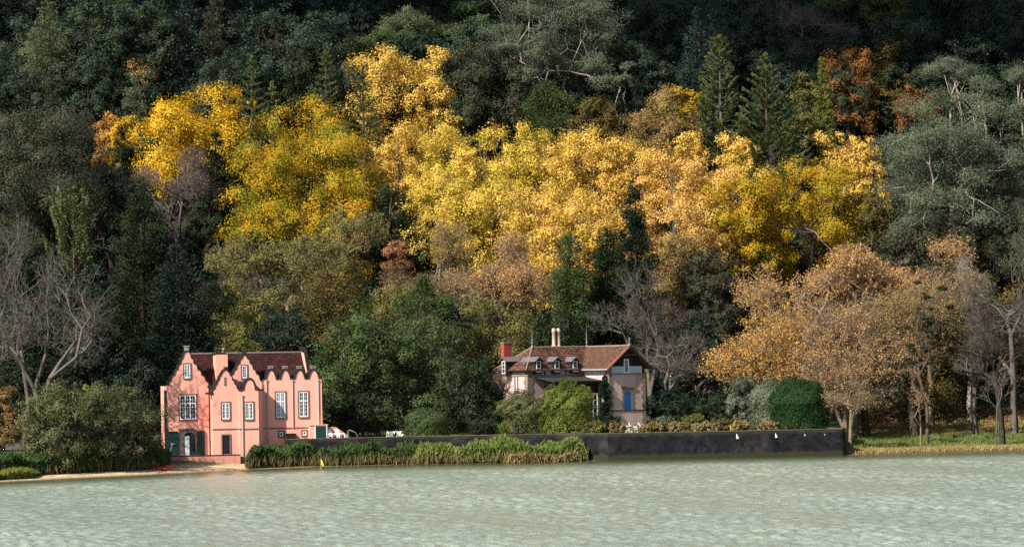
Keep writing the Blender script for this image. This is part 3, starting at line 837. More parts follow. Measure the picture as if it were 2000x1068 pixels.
# right wing with four arched merlons
uw0, zw = A.f(511, 741.5, 0)
wing = MB().box(uw0, u_end, 0, .45, ZB, zw).build('wing_wall', pink, house)
for cx in (528.9, 556.9, 584.9, 612.2):
    uc, zt = A.f(cx, 722.6, 0); hr = .47
    arc = [(uc + hr * q, zw + (zt - zw) * (1 - abs(q) ** 2.2)) for q in np.linspace(-1, 1, 17)]
    mer = MB().prism(arc[::-1], .0, .4).build('merlon', pink, wing)
    coping(mer, arc, -.08, .34, .19)
    big = [(uc + (hr + .17) * q, zw + (zt - zw + .17) * (1 - abs(q) ** 2.2)) for q in np.linspace(-1, 1, 17)]
    MB().prism(big[::-1], .34, 1.6).build('barrel_roof', coping_m, mer)
    MB().box(uc - .2, uc + .2, -.08, .4, zt + .14, zt + .32).box(uc - .26, uc + .26, -.12, .45, zt + .32, zt + .42).build('cap', cap_m, mer)
for a_, b_ in ((511, 519), (538.5, 547.3), (566.5, 575.3), (594.5, 602.6)):
    MB().box(A.f(a_, 741, 0)[0], A.f(b_, 741, 0)[0], -.05, .4, zw + .003, zw + .12).build('valley_gutter', coping_m, wing)
# openings
def win(par, a, b, w, **k):
    u0, u1, z0, z1 = rect(a, b, w); return window(par, u0, u1, z0, z1, w, **k)
win(house, (350.3, 771.5), (383, 818.5), 0, nx=2, rows=6, mul=2, trans=.66)
win(house, (359.5, 711), (371.5, 738), 0, nx=2, rows=4, mul=1)
win(house, (433.2, 786.5), (448.3, 818), WC, nx=2, rows=4, mul=1)
win(house, (478.8, 786), (494.3, 818), WB, nx=2, rows=4, mul=1)
win(house, (472.5, 714), (482, 738), WU, nx=2, rows=4, mul=0)
win(house, (538.8, 766), (557.3, 815.5), 0, nx=2, rows=6, mul=1, trans=.64, glass=curt)
win(house, (583.8, 765), (602, 813.5), 0, nx=2, rows=6, mul=1, trans=.64)
win(house, (545.5, 843), (553, 851.5), 0, nx=1, rows=1, mul=0, sur=.14)
win(house, (590.7, 841.7), (598, 849.5), 0, nx=1, rows=1, mul=0, sur=.14)
u0, u1, z0, z1 = rect((437.3, 736.5), (442.3, 753), WC)
MB().box(u0, u1, WC - .03, WC + .1, z0, z1).build('slit_window', stone_lt, house)
u0, u1, z0, z1 = rect((434.5, 850), (448.8, 886), WC)
dm = MB().box(u0 - .13, u0, WC - .07, WC + .1, z0, z1 + .13).box(u1, u1 + .13, WC - .07, WC + .1, z0, z1 + .13).box(u0, u1, WC - .07, WC + .1, z1, z1 + .13).build('doorway', stone_lt, house)
MB().box(u0, u1, WC - .012, WC + .1, z0, z1).build('dark_opening', black_m, dm)
# arched boat door with green shutters
u0, u1, z0, z1 = rect((350, 842), (382.5, 888), 0)
ai0, ai1 = u0 + .42, u1 - .04
am = (ai0 + ai1) / 2; zsp = z1 - .62; hw = (ai1 - ai0) / 2
arcp = [(am - hw * math.cos(t), zsp + .5 * math.sin(t) ** .8) for t in np.linspace(0, math.pi, 13)]
door = MB().prism([(u0, z0), (ai0, z0)] + arcp + [(ai1, z0), (u1, z0), (u1, z1 + .12), (u0, z1 + .12)], -.09, .02).build('arched_door', stone_lt, house)
MB().prism([(ai0, z0)] + arcp + [(ai1, z0)], -.012, .02).build('dark_opening', black_m, door)
MB().box(ai0 + .08, am - .02, -.04, -.013, z0, zsp + .15).build('door_leaf', pale_in, door)
MB().box(am + .3, ai1 - .12, -.035, -.013, z0, zsp + .05).build('door_leaf', blue_dk, door)
MB().box(u0 - .1, u1 + .05, -.16, 0.01, z1 + .13, z1 + .25).build('lintel', stone_lt, door)
for a, b, off in (((325, 842), (348.8, 888), -.14), ((384.2, 841), (400.5, 888), -.14)):
    x0, x1, y0, y1 = rect(a, b, 0)
    sh = MB().box(x0, x1, off, off + .07, y0, y1)
    for k in range(3): zz = y0 + (y1 - y0) * (k + .08) / 3; sh.box(x0 + .06, x1 - .06, off - .025, off + .01, zz, zz + .12)
    sh.box(x0, x0 + .09, off - .03, off, y0, y1).box(x1 - .09, x1, off - .03, off, y0, y1)
    sh.build('shutter', green_p, house)
# string course and pipes
for a, b, w in ((414.8, 467.5, WC), (467.7, 504.3, WB), (513, 604, 0)):
    ya = 838.2 - (a - 415) * .024; yb = 838.2 - (b - 415) * .024
    (x0, za), (x1, zb2) = A.f(a, ya, w), A.f(b, yb, w); zm = (A.f(a, 838, 0)[1] + A.f(604, 833, 0)[1]) / 2
    MB().box(x0, x1, w - .05, w + .02, zm - .05, zm + .06).build('string_course', stone_lt, house)
for px, t, b, w in ((520.3, 741, 868, 0), (571, 741, 836, 0), (621.3, 741, 828, 0), (473, 771, 892, WB)):
    (x, z1), (_, z0) = A.f(px, t, w), A.f(px + .017 * (b - t), b, w)
    MB().tube([(x, w - .07, z0), (x, w - .07, z1)], .05, 8).box(x - .09, x + .09, w - .14, w - .003, z1 - .12, z1).build('drainpipe', pipe_m, house)
(x0, z1), (x1, z0) = A.f(557, 847.5, -.5), A.f(577, 864, -.5)
MB().box(x0, x1, -.9, -.02, z0 - .4, z1).box(x0 - .04, x1 + .04, -.94, -.02, z1, z1 + .06).build('cistern_box', black_m, house)

# shed and stair wall at the right end
def slant(px, py, Y): return P(px, py, Y)
shed_o = P(605.5, 857, 247.05)
SH = Frame(shed_o, PHA)
shed = tag(empty('garden_shed', tuple(shed_o), PHA), 'small pink lean-to with a dark green double door against the pink house', 'shed')
(x0, z0), (x1, z1) = SH.f(605.5, 860, 0), SH.f(639, 830, 0)
MB().box(x0, x1, 0, 1.6, -.6, z1).build('wall', pink, shed)
MB().box(x0 - .03, x1 + .08, -.08, 1.65, z1, z1 + .09).build('roof', surf('pink_slab', (.62, .28, .22), (.7, .34, .27), 2, .8), shed)
(x0, z0), (x1, z1) = SH.f(616.6, 857, 0), SH.f(637, 832.3, 0)
gd = MB().box(x0, x1, -.05, .02, z0 - .1, z1).build('door', green_p, shed)
MB().box((x0 + x1) / 2 - .02, (x0 + x1) / 2 + .02, -.075, -.04, z0, z1).box(x0 + .08, x1 - .08, -.07, -.04, z0 + .45, z0 + .52).build('door_frame', surf('green_door_trim', (.012, .05, .045), (.02, .07, .06), 3, .5), gd)
for xa, xb in ((x0 - .09, x0), (x1, x1 + .09)): MB().box(xa, xb, -.06, .02, z0 - .1, z1 + .08).build('jamb', white, gd)
q = [SH.f(x, y, .5) for x, y in ((640, 860), (640, 833.5), (656.6, 833.5), (679.7, 850), (679.7, 860))]
sw = tag(MB().prism(q, .5, .75).build('stair_wall', surf('pink_stair_plaster', (.56, .22, .17), (.64, .27, .21), 2, .85), None), 'low pink stair parapet sloping down to the right of the green door', 'parapet')
sw.location = tuple(shed_o); sw.rotation_euler = (0, 0, PHA)
rl = [P(x, y, 248.0) for x, y in ((679.5, 857), (679.5, 840), (682, 838.8), (694, 844), (697.5, 848), (697.5, 857))]
tag(MB().tube(rl, .035, 6).build('handrail', iron), 'thin curved metal handrail beside the pink stair parapet', 'handrail')

# low pink terrace wall in front
tw = empty('terrace_wall', tuple(P(320, 905, 241.8)), .25)
tag(tw, 'low stained pink parapet in front of the pink house above the sand', 'wall')
TWf = Frame(P(320, 905, 241.8), .25)
(x0, z0), (x1, z1) = TWf.f(319.5, 906, 0), TWf.f(469.5, 888, 0)
zt = z1 + .0
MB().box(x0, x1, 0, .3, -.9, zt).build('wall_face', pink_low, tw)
MB().box(x0 - .03, x1 + .03, -.04, .36, zt, zt + .07).build('coping', coping_m, tw)
tp = MB().box(x0, x1 + 6, .3, 5, -.6, zt - .15).build('terrace', stone_lt, None)
tp.location = tw.location; tp.rotation_euler = tw.rotation_euler; tag(tp, kind='structure')

# ------------------------------------------------------------------ the garden wall on the lake
def wall_line(px):
    y = float(np.interp(px, [545, 640, 800, 1140], [245.5, 246.4, 248.2, 249.2]))
    q = G(px, np.interp(px, [a for a, b in SHORE], [b for a, b in SHORE]))
    return y + (q[1] - .25 - y) * float(np.clip((px - 1090) / 90, 0, 1))
TOPZ = 2.57
pts = [np.array([P(px, 850, wall_line(px))[0], wall_line(px)]) for px in np.linspace(559, 1640, 44)]
c_end = pts[-1]
for k in range(1, 6):
    t = k / 5 * math.pi / 2; pts.append(c_end + np.array([.6 * math.sin(t), .6 * (1 - math.cos(t))]))
for k in range(1, 8): pts.append(pts[-1] + np.array([-.25, 1.6]))
gw = tag(empty('garden_wall', (pts[0][0], pts[0][1], 0)), 'long black stained lake wall below the gardens', 'wall')
def strip(pts, t0, t1, z0, z1):
    m = MB(); n = len(pts); N = []
    for i in range(n):
        d = pts[min(i + 1, n - 1)] - pts[max(i - 1, 0)]; d /= np.linalg.norm(d); N.append(np.array([-d[1], d[0]]))
    vs = []
    for p, k in zip(pts, N):
        a = p + k * t0 - pts[0]; b = p + k * t1 - pts[0]
        vs += [(*a, z0), (*b, z0), (*b, z1), (*a, z1)]
    fs = []
    for i in range(n - 1):
        for k in range(4):
            fs.append((i * 4 + k, i * 4 + (k + 1) % 4, i * 4 + 4 + (k + 1) % 4, i * 4 + 4 + k)[::-1])
    fs += [(0, 1, 2, 3)[::-1], tuple(4 * (n - 1) + k for k in range(4))[::-1]]
    return m.add(vs, fs)
def tide(m):
    nt = m.node_tree; nd, ln = nt.nodes, nt.links; b = nd['Principled BSDF']
    src = b.inputs['Base Color'].links[0].from_socket
    tc = nd.new('ShaderNodeTexCoord'); sx = nd.new('ShaderNodeSeparateXYZ'); ln.new(tc.outputs['Object'], sx.inputs[0])
    nz = noise(nd, ln, tc.outputs['Object'], 1.4, 5, .7)
    ad = nd.new('ShaderNodeMath'); ad.operation = 'MULTIPLY_ADD'; ln.new(nz.outputs['Fac'], ad.inputs[0]); ad.inputs[1].default_value = -.9; ln.new(sx.outputs['Z'], ad.inputs[2])
    mr = nd.new('ShaderNodeMapRange'); ln.new(ad.outputs[0], mr.inputs['Value']); mr.inputs['From Min'].default_value = .12; mr.inputs['From Max'].default_value = -.08
    c1 = mix(nd, ln, mr.outputs[0], src, (.035, .036, .022))
    mr2 = nd.new('ShaderNodeMapRange'); ln.new(ad.outputs[0], mr2.inputs['Value']); mr2.inputs['From Min'].default_value = 1.75; mr2.inputs['From Max'].default_value = 2.2
    ln.new(mix(nd, ln, mr2.outputs[0], c1, (.05, .046, .038)), b.inputs['Base Color'])
tide(wallstone)
strip(pts, 0, .55, -1.2, TOPZ).build('wall_face', wallstone, gw)
strip(pts, -.03, .58, TOPZ, TOPZ + .07).build('coping', surf('mossy_coping', (.05, .05, .03), (.13, .12, .07), 2.5, .9), gw)
for px, sz in ((1440, 1.0), (1516, .9), (1572, .45), (1611, .3)):
    Yw = wall_line(px); p = P(px, 851 - (px - 1440) * .02, Yw) - np.array([pts[0][0], pts[0][1], 0])
    MB().add([(p[0] - .05, p[1] - .10, p[2] + .22 * sz), (p[0] - .1 * sz, p[1] - .02, p[2] + .2 * sz), (p[0] + .22 * sz, p[1] - .02, p[2] - .25 * sz), (p[0] - .1 * sz, p[1] - .02, p[2] - .3 * sz), (p[0] + .1 * sz, p[1] - .12, p[2] - .24 * sz), (p[0] - .08 * sz, p[1] - .11, p[2] - .26 * sz)],
             [(0, 1, 3, 5), (0, 5, 4), (0, 4, 2), (1, 2, 3), (3, 2, 4, 5), (1, 0, 2)]).build('drain_spout', lime_m, gw)
gpoly = [tuple(p + np.array([0, .5])) for p in pts[:44]] + [(pts[-1][0] - .5, 278), (pts[-1][0] - 6, 286), (pts[0][0] + 9, 286), (pts[0][0] + 4, 250)]
tag(MB().prism_z(gpoly, 0, 2.42).build('garden_lawn', grass_top), kind='structure')
GZ = 2.42

# ------------------------------------------------------------------ the villa
OB = P(1190.5, 828, 268.0); OB[2] = 2.42
PHB = .62
B = Frame(OB, PHB)
villa = tag(empty('villa', tuple(OB), PHB), 'pale pink villa with tiled hipped roof, lattice band and blue shutter', 'house')
uT = B.f(1261, 800, 0)[0]
z_str = B.f(1225, 801.2, 0)[1]; z_cor = B.f(1225, 730.8, 0)[1]; z_l0 = B.f(1225, 727.6, 0)[1]; z_l1 = B.f(1225, 715, 0)[1]
z_eav = B.f(1194, 710.7, 0)[1]; uc = uT / 2; z_ap = B.f(1231.5, 675, 0)[1]
WMn = B.s_(1138, 711, 0)[0]                     # the main front stands back from the wing
HALF = uT / 2
UM = B.f(1030, 712, WMn)[0]                     # left end of the main block
DM = 2 * HALF
WBK = WMn + DM
wl_ = MB().box(0, uT, 0, WMn + 2, -.6, z_cor).box(UM, 0 - .003, WMn, WBK, -.6, z_cor)
wl_.build('wall', pale_pink, villa)
tim = MB().prism([(0.02, z_cor + .12), (uT - .02, z_cor + .12), (uT - .02, z_eav), (uc, z_ap - .15), (0.02, z_eav)], .05, WMn + 2)
tim.box(UM + .02, .02, WMn + .05, WBK - .05, z_cor + .12, z_eav + .1)
tim.build('timber_storey', wood_dk, villa)
cor = MB().box(-.08, uT + .08, -.08, .05, z_cor, z_cor + .12).box(-.08, .0, .05, WMn, z_cor, z_cor + .12).box(UM - .08, -.08, WMn - .08, WMn + .05, z_cor, z_cor + .12).box(UM - .08, UM, WMn + .05, WBK, z_cor, z_cor + .12)
cor.build('cornice', brown_stone, villa)
MB().box(-.04, uT + .04, -.05, .02, z_str - .06, z_str + .07).box(-.045, 0, .02, WMn, z_str - .06, z_str + .07).build('string_course', stone, villa)
# quoins
def quoin(u0, u1, w0, w1, n, jog_u=0, jog_w=0, z0=-.5, z1=None, keep='l'):
    m = MB(); z1 = z1 or z_cor
    for i in range(n):
        za, zb = z0 + (z1 - z0) * i / n, z0 + (z1 - z0) * (i + 1) / n - .006
        j = jog_u if i % 2 else 0; k = jog_w if i % 2 else 0
        m.box(u0 - (j if keep == 'r' else 0), u1 + (j if keep == 'l' else 0), w0, w1 + k, za, zb)
    return m.build('quoin', brown_stone, villa)
quoin(-.035, .42, -.035, .5, 15, .16, .2)
quoin(uT - .42, uT + .035, -.035, .5, 15, .16, .2, keep='r')
quoin(UM - .035, UM + .55, WMn - .035, WMn + .5, 15, .16, .2)
MB().box(-.75, -.0, WMn - .036, WMn, 0, z_cor).build('pier', brown_stone, villa)
for bx6 in ((UM - .03, UM + .75, WMn - .1, WMn + .4, z_cor + .12, z_l1 + .1), (-.85, -.02, WMn - .1, WMn, z_cor + .12, z_l1 + .1), (-.09, .4, -.02, .5, z_cor + .12, z_l1 + .08)):
    MB().box(*bx6).build('upper_pier', brown_stone, villa)
# lattice bands
white_l = surf('white_lattice_paint', (.62, .68, .76), (.72, .78, .84), 6, .6)
def lattice(axis, a0, a1, off, n, par=villa):
    """white crossed slats before blue boarding"""
    o = MB(); s = MB()
    z0, z1 = z_cor + .14, z_l1
    def bx(m, p0, p1, d0, d1, za, zb):
        if axis == 'u': m.box(p0, p1, off - d1, off - d0, za, zb)
        else: m.box(off - d1, off - d0, p0, p1, za, zb)
    bx(o, a0, a1, .005, .02, z0, z1)
    ob = o.build('lattice_band', blue, par)
    bx(s, a0, a1, .03, .05, z1 - .05, z1); bx(s, a0, a1, .03, .05, z0, z0 + .05)
    for i in range(n + 1):
        p = a0 + (a1 - a0) * i / n; bx(s, p - .032, p + .032, .021, .045, z0 + .05, z1 - .05)
    for k in range(1, 4):
        z = z0 + (z1 - z0) * k / 4; bx(s, a0, a1, .047, .06, z - .045, z + .045)
    s.build('lattice', white_l, ob)
    return ob
uw0, uw1 = B.f(1219.6, 715, 0)[0], B.f(1227.4, 715, 0)[0]
lattice('u', .3, uw0 - .1, .04, 9); lattice('u', uw1 + .1, uT - .45, .04, 9)
lattice('w', .55, WMn - .2, .02, 15)
n = 5
ls = np.linspace(UM + .85, -.9, n)
for i in range(n - 1): lattice('u', ls[i] + .1, ls[i + 1] - .1, WMn + .04, 6)
for i in range(1, n - 1):
    MB().box(ls[i] - .06, ls[i] + .06, WMn - .12, WMn + .02, z_cor + .12, z_eav).build('blue_post', blue, villa)
lattice('w', WMn + .5, WBK - .3, UM + .02, 16)
# roofs
ov = .6
pitch = (z_ap - z_eav) / HALF
def zz(dist): return z_ap - pitch * dist
z_o = zz(HALF + ov)
wr = MB()
yb = WMn + HALF
wr.slab([(uc, -.55, z_ap), (uc, yb, z_ap), (-ov, yb, z_o), (-ov, -.55, z_o)][::-1], -.14) if False else None
def roofpoly(m, pts, t=.13):
    q = [Vector(p) for p in pts]; nrm = (q[1] - q[0]).cross(q[2] - q[0]).normalized()
    if nrm.z < 0: q = q[::-1]
    return m.slab(q, t)
roofpoly(wr, [(uc, -.55, z_ap), (uc, yb, z_ap), (-ov, WMn - ov, z_o), (-ov, -.55, z_o)])
roofpoly(wr, [(uc, -.55, z_ap), (uc, yb + HALF, z_ap), (uT + ov, yb + HALF, z_o), (uT + ov, -.55, z_o)])
wro = wr.build('wing_roof', tile_brown, villa)
mr = MB()
uh = UM + HALF                                   # where the hip begins on the ridge
roofpoly(mr, [(uh, yb, z_ap), (uc, yb, z_ap), (-ov, WMn - ov, z_o), (UM - ov, WMn - ov, z_o)])
roofpoly(mr, [(uh, yb, z_ap), (UM - ov, WMn - ov, z_o), (UM - ov, WBK + ov, z_o)])
roofpoly(mr, [(uc, yb, z_ap), (uh, yb, z_ap), (UM - ov, WBK + ov, z_o), (uc, WBK + ov, z_o)])
mro = mr.build('main_roof', tile_red, villa)
co = MB(); cw_ = MB()
for i in range(1, 12):
    t = i / 12
    d = HALF * t + ov * t
    z = z_ap - pitch * d
    co.box(UM - ov + (1 - t) * (HALF + ov) , uc - d - .1, yb - d - .02, yb - d + .06, z - .02, z + .05)
    cw_.box(uc - d - .02, uc - d + .06, -.54, yb - d - .12, z - .02, z + .045)
co.build('tile_course', tile_red, mro); cw_.build('tile_course', tile_brown, wro)
rc = surf('ridge_tile', (.17, .12, .09), (.30, .22, .17), 4, .85)
MB().tube([(uh, yb, z_ap + .03), (uc, yb, z_ap + .03)], .09, 8).tube([(uh, yb, z_ap + .03), (UM - ov, WMn - ov, z_o + .03)], .08, 8).tube([(uh, yb, z_ap + .03), (UM - ov, WBK + ov, z_o + .03)], .08, 8).build('ridge_cap', rc, mro)
MB().tube([(uc, -.55, z_ap + .03), (uc, yb, z_ap + .03)], .09, 8).build('ridge_cap', rc, wro)
# barge boards
bm = MB(); bm.slab([(uc, -.57, z_ap + .08), (-ov - .05, -.57, z_o + .02), (-ov - .05, -.57, z_o - .2), (uc, -.57, z_ap - .16)], .07)
bm.build('barge_board', surf('sunlit_red_barge', (.45, .16, .12), (.55, .22, .17), 3, .6), wro)  # sunlight on the left barge is put into its paler red
b2 = MB(); b2.slab([(uT + ov + .05, -.57, z_o + .02), (uc, -.57, z_ap + .08), (uc, -.57, z_ap - .16), (uT + ov + .05, -.57, z_o - .2)], .07)
b2.box(uc - 1.15, uc + 1.15, -.54, -.42, z_ap - pitch * 1.25 - .06, z_ap - pitch * 1.25 + .1)
b2.build('barge_board', wood_dk, wro)
MB().box(-ov - .07, -ov + .02, -.5, WMn - ov - .1, z_o - .14, z_o - .02).build('gutter', pipe_m, wro)
MB().box(UM - ov, -ov - .1, WMn - ov - .07, WMn - ov + .02, z_o - .14, z_o - .02).build('gutter', stone, mro)
# gable window of the wing
u0, z1 = uw0, B.f(1223, 702, 0)[1]; u1, z0 = uw1, z_cor + .16
window(villa, u0, u1, z0, z1, .04, nx=2, rows=5, mul=0, frame=white, sur=.07)
# dormers
def dormer(par, face, c, z0, z1, wid, depth, front):
    """small gabled dormer; face 'w' looks along -w, 'u' looks along -u"""
    root = MB()
    hw = wid / 2
    tr = (lambda a, b, z: (a, b, z)) if face == 'w' else (lambda a, b, z: (b, a, z))
    def bx(m, a0, a1, b0, b1, za, zb):
        if face == 'w': m.box(a0, a1, b0, b1, za, zb)
        else: m.box(b0, b1, a0, a1, za, zb)
    bx(root, c - hw, c + hw, front, front + depth, z0, z1)
    o = root.build('dormer', wood_dk, par)
    rr = MB(); zt = z1 + hw * .75
    for sg in (-1, 1):
        q = [tr(c, front - .25, zt + .06), tr(c, front + depth + .6, zt + .06), tr(c + sg * (hw + .2), front + depth + .6, z1 - .1), tr(c + sg * (hw + .2), front - .25, z1 - .1)]
        roofpoly(rr, q, .07)
    rr.build('dormer_roof', surf_slate, o)
    gm_ = MB(); q = [tr(c - hw, front, z1), tr(c + hw, front, z1), tr(c, front, zt)]; gm_.slab(q, .03); gm_.build('gable', wood_dk, o)
    fm = MB(); gz0, gz1 = z0 + .28, z1 - .05; wh = hw * .62
    bx(fm, c - wh, c - wh + .07, front - .06, front - .005, gz0, gz1); bx(fm, c + wh - .07, c + wh, front - .06, front - .005, gz0, gz1)
    bx(fm, c - wh + .07, c + wh - .07, front - .06, front - .005, gz1 - .07, gz1); bx(fm, c - wh - .06, c + wh + .06, front - .12, front - .005, gz0 - .1, gz0)
    for k in (1, 2): bx(fm, c - wh + .07, c + wh - .07, front - .05, front - .006, gz0 + (gz1 - gz0) * k / 3 - .02, gz0 + (gz1 - gz0) * k / 3 + .02)
    fo = fm.build('window_frame', white, o)
    return o
surf_slate = surf('grey_slate', (.09, .085, .09), (.16, .145, .15), 4, .7)
for px in (1051.7, 1087.8, 1123.0):
    c = B.f(px, 715, WMn - .45)[0]
    dormer(villa, 'w', c, z_cor + .2, B.f(px, 704, WMn - .45)[1], .95, 1.9, WMn - .45)
cw2 = B.s_(984, 715, UM - .75)[0]
dormer(villa, 'u', cw2, z_cor + .1, B.s_(984, 704, UM - .75)[1], .9, 2.2, UM - .75)
# chimneys and spires
def at_w(px, py, w): return B.f(px, py, w)
wch = yb + 1.3
u0, zt = B.f(982, 670, yb + 2.1); u1, _ = B.f(999, 670, yb + 2.1)
c1 = MB().box(u0, u1 - .1, yb + 1.9, yb + 2.5, z_ap - pitch * 2.3, zt).build('chimney', brick_red, villa)
MB().box(u0 - .06, u1 - .04, yb + 1.84, yb + 2.56, zt, zt + .1).build('cap', cap_m, c1)
for px in (1081.5, 1090.5):
    u, zt = B.f(px, 640.5, wch); zb = z_ap - .6
    MB().lathe([(.28, zb), (.28, zb + .75), (.20, zb + .95), (.19, zt - .45), (.24, zt - .4), (.24, zt - .28), (.19, zt - .22), (.22, zt - .12), (.15, zt - .04), (.03, zt)], u, wch, 12).build('chimney_stack', buff, villa)
def spire(u, w, z, h):
    MB().lathe([(.14, z), (.12, z + .12), (.06, z + .16), (.055, z + .35), (.16, z + .42), (.05, z + .5), (.045, z + .62), (.13, z + .7), (.03, z + .78), (.022, z + h * .7), (.012, z + h)], u, w, 8).build('finial', iron, villa)
spire(uh, yb, z_ap + .05, 2.35); spire(uc, yb, z_ap + .05, 2.35); spire(uc, -.5, z_ap + .05, .9)
# tower shutter
(u0, z1), (u1, z0) = B.f(1218.5, 765.5, 0), B.f(1233, 801, 0)
st = MB()
for i in range(7):
    za, zb = z0 + (z1 - z0) * i / 7, z0 + (z1 - z0) * (i + 1) / 7 - .004; j = .1 if i % 2 else .0
    st.box(u0 - .26 - j, u0, -.05, .02, za, zb); st.box(u1, u1 + .26 + j, -.05, .02, za, zb)
st.box(u0 - .36, u1 + .36, -.055, .02, z1, z1 + .5); st.box(u0 - .5, u1 + .5, -.14, .02, z1 + .5, z1 + .6)
sf = st.build('window_surround', brown_stone, villa)
sm = MB().box(u0, u1, -.04, .02, z0, z1).box((u0 + u1) / 2 - .015, (u0 + u1) / 2 + .015, -.05, -.03, z0, z1)
sm.build('shutter', blue, sf)
# side wall french window, porch
WF = 1.3
zpl0 = B.f(1100, 744, 1.2)[1]
(u0, z1), (u1, z0) = B.f(1149, 768, WF), B.f(1168, 802, WF)
fw = MB().box(u0, u0 + .13, WF - .05, WF, z0 - 1.0, z1).box(u1 - .13, u1, WF - .05, WF, z0 - 1.0, z1).box(u0 + .13, u1 - .13, WF - .05, WF, z1 - .12, z1).box((u0 + u1) / 2 - .06, (u0 + u1) / 2 + .06, WF - .05, WF, z0 - 1, z1 - .12)
for k in range(1, 4): fw.box(u0 + .13, u1 - .13, WF - .045, WF, z0 - 1 + (z1 - z0 + 1) * k / 4 - .03, z0 - 1 + (z1 - z0 + 1) * k / 4 + .03)
fo = fw.build('french_window', white, villa)
MB().box(u0 + .05, u1 - .05, WF + .001, WF + .02, z0 - 1, z1 - .05).build('pane', gl, fo)
MB().box(u0, -.05, WF + .03, WF + .06, z1 + .01, zpl0 - .3).build('verandah_shade_panel', wood_dk, villa)  # added dark panel, stands in for shade under the porch roof
MB().box(u1 + .01, -.05, WF + .03, WF + .06, -.3, z1).build('verandah_shade_panel', wood_dk, villa)  # same stand-in for porch shade, right of the french window
zpt = z_cor - .08; zpl = B.f(1100, 744, 1.2)[1]
pr = MB(); roofpoly(pr, [(UM + .9, WMn - .04, zpt), (-.06, WMn - .04, zpt), (-.06, 1.0, zpl), (UM + .9, 1.0, zpl)], .1)
pr.build('porch_roof', surf('porch_zinc', (.03, .03, .033), (.055, .052, .052), 3, .5), villa)
for u in (-.35, -2.6, UM + 3.0, UM + 1.1):
    MB().box(u - .08, u + .08, 1.08, 1.24, -.4, zpl + .02).build('porch_post', wood_dk, villa)
MB().box(UM + 1.0, -.1, 1.06, 1.26, zpl - .28, zpl - .03).build('porch_beam', wood_dk, villa)
ua_, ub_ = B.f(1063, 765, 1.2)[0], B.f(1148, 765, 1.2)[0]
vs_ = MB().box(ua_, ub_, 1.3, 1.36, -.4, zpl - .28)
for i in range(9):
    x = ua_ + (ub_ - ua_) * i / 8; vs_.box(x - .05, x + .05, 1.25, 1.295, -.4, zpl - .3)
vs_.build('verandah_shade_screen', wood_dk, villa)  # black sheet added in place of the deep shade inside the porch
for px in (1006.5, 1012):
    w, z = B.s_(px, 740, UM); MB().tube([(UM - .07, w, -.4), (UM - .07, w, z_cor - .02)], .045, 8).build('downpipe', blue_dk, villa)
d0 = UM + 2.2
for k in range(2):
    x = d0 + k * 2.2; window(villa, x, x + 1.0, .2, 2.3, WMn, nx=2, rows=4, mul=1, wood=blue, frame=brown_stone)

# ------------------------------------------------------------------ trees, told apart one by one
g_plane = 'golden plane trees across the middle of the slope'
g_norf = 'tiered pines on the slope'
g_bare = 'leafless trees'
g_con = 'dark conifers above the villa'
g_bush = 'clipped garden bushes'
# far up the slope, left to right
T('cone', 'cypress_tree', 'pale grey green feathery cypress at the top left of the slope', 95, 2, 150, 240, h=24, m='feather', leaf=.34, clump=.3, power=.5, dens=1.1)
T('cone', 'cypress_tree', 'dark feathery cypress at the very left edge above the big oak', 15, 95, 90, 240, h=17, m='dark', leaf=.36, power=.6)
T('broad', 'evergreen_tree', 'tall dusky evergreen right of the pale feathery cypress', 205, -25, 150, 180, h=24, m='pine', leaf=.38, bark=bark_dark)
T('broad', 'evergreen_tree', 'mid green evergreen with lumpy crown left of the ivy clad trunk', 300, -15, 120, 150, h=22, m='pine', leaf=.38, bark=bark_dark)
T('cloud', 'pine_tree', 'flat layered dark pine in front of the pale feathery cypress', 95, 84, 175, 235, h=17, m='norfolk', nl=26, leaf=.36, lr=.26, dens=1.3, lo=-.8, bark=bark_brown)
T('cone', 'ivy_clad_tree', 'narrow grey green ivy clad tree standing in the dark forest', 415, -15, 62, 175, h=22, m='grey', leaf=.36, power=.25, clump=.5)
T('broad', 'maple_tree', 'small rusty pink tree at the foot of the dusky evergreens', 272, 105, 100, 185, h=13, m='salmon', leaf=.32)
T('broad', 'maple_tree', 'tiny orange brown sapling right of the rusty pink tree', 336, 131, 52, 178, h=9, m='tan', leaf=.28)
T('cone', 'pine_tree', 'bushy grey green pine under the rusty pink tree', 262, 145, 80, 245, h=15, m='feather', leaf=.34, clump=.4, power=.5)
T('broad', 'evergreen_tree', 'round dark green tree between the layered pine and the bushy pine', 196, 156, 66, 232, h=11, m='pine', leaf=.32)
T('broad', 'plane_tree', 'golden round crowned tree, uppermost left of the yellow trees', 372, 164, 232, 345, h=17, m='gold', leaf=.34, lr=.36)
T('broad', 'plane_tree', 'small golden crown behind the first tiered pine on the left', 470, 172, 70, 260, h=14, m='gold', leaf=.32)
T('norfolk', 'norfolk_pine', 'small tiered pine rising behind the golden tree on the left', 491, 110, 88, 215, h=20, m='norfolk', tiers=13, nb=6, group=g_norf)
T('norfolk', 'norfolk_pine', 'young tiered pine top just left of the small tiered pine', 443, 160, 40, 200, h=13, m='norfolk', tiers=8, nb=6, group=g_norf)
T('norfolk', 'norfolk_pine', 'young tiered pine top just right of the small tiered pine', 531, 160, 44, 205, h=13, m='norfolk', tiers=8, nb=6, group=g_norf)
T('cone', 'cypress_tree', 'slim dark spire at the back of the yellow tree tops', 568, 158, 24, 200, h=12, m='deep', leaf=.28)
T('broad', 'evergreen_tree', 'dark round evergreen behind the slim spire', 600, 85, 130, 190, h=17, m='dark', leaf=.36, bark=bark_dark)
T('cone', 'ivy_clad_tree', 'pale topped snag wrapped in creeper in the dark forest', 540, 46, 56, 150, h=16, m='grey', leaf=.34, power=.3)
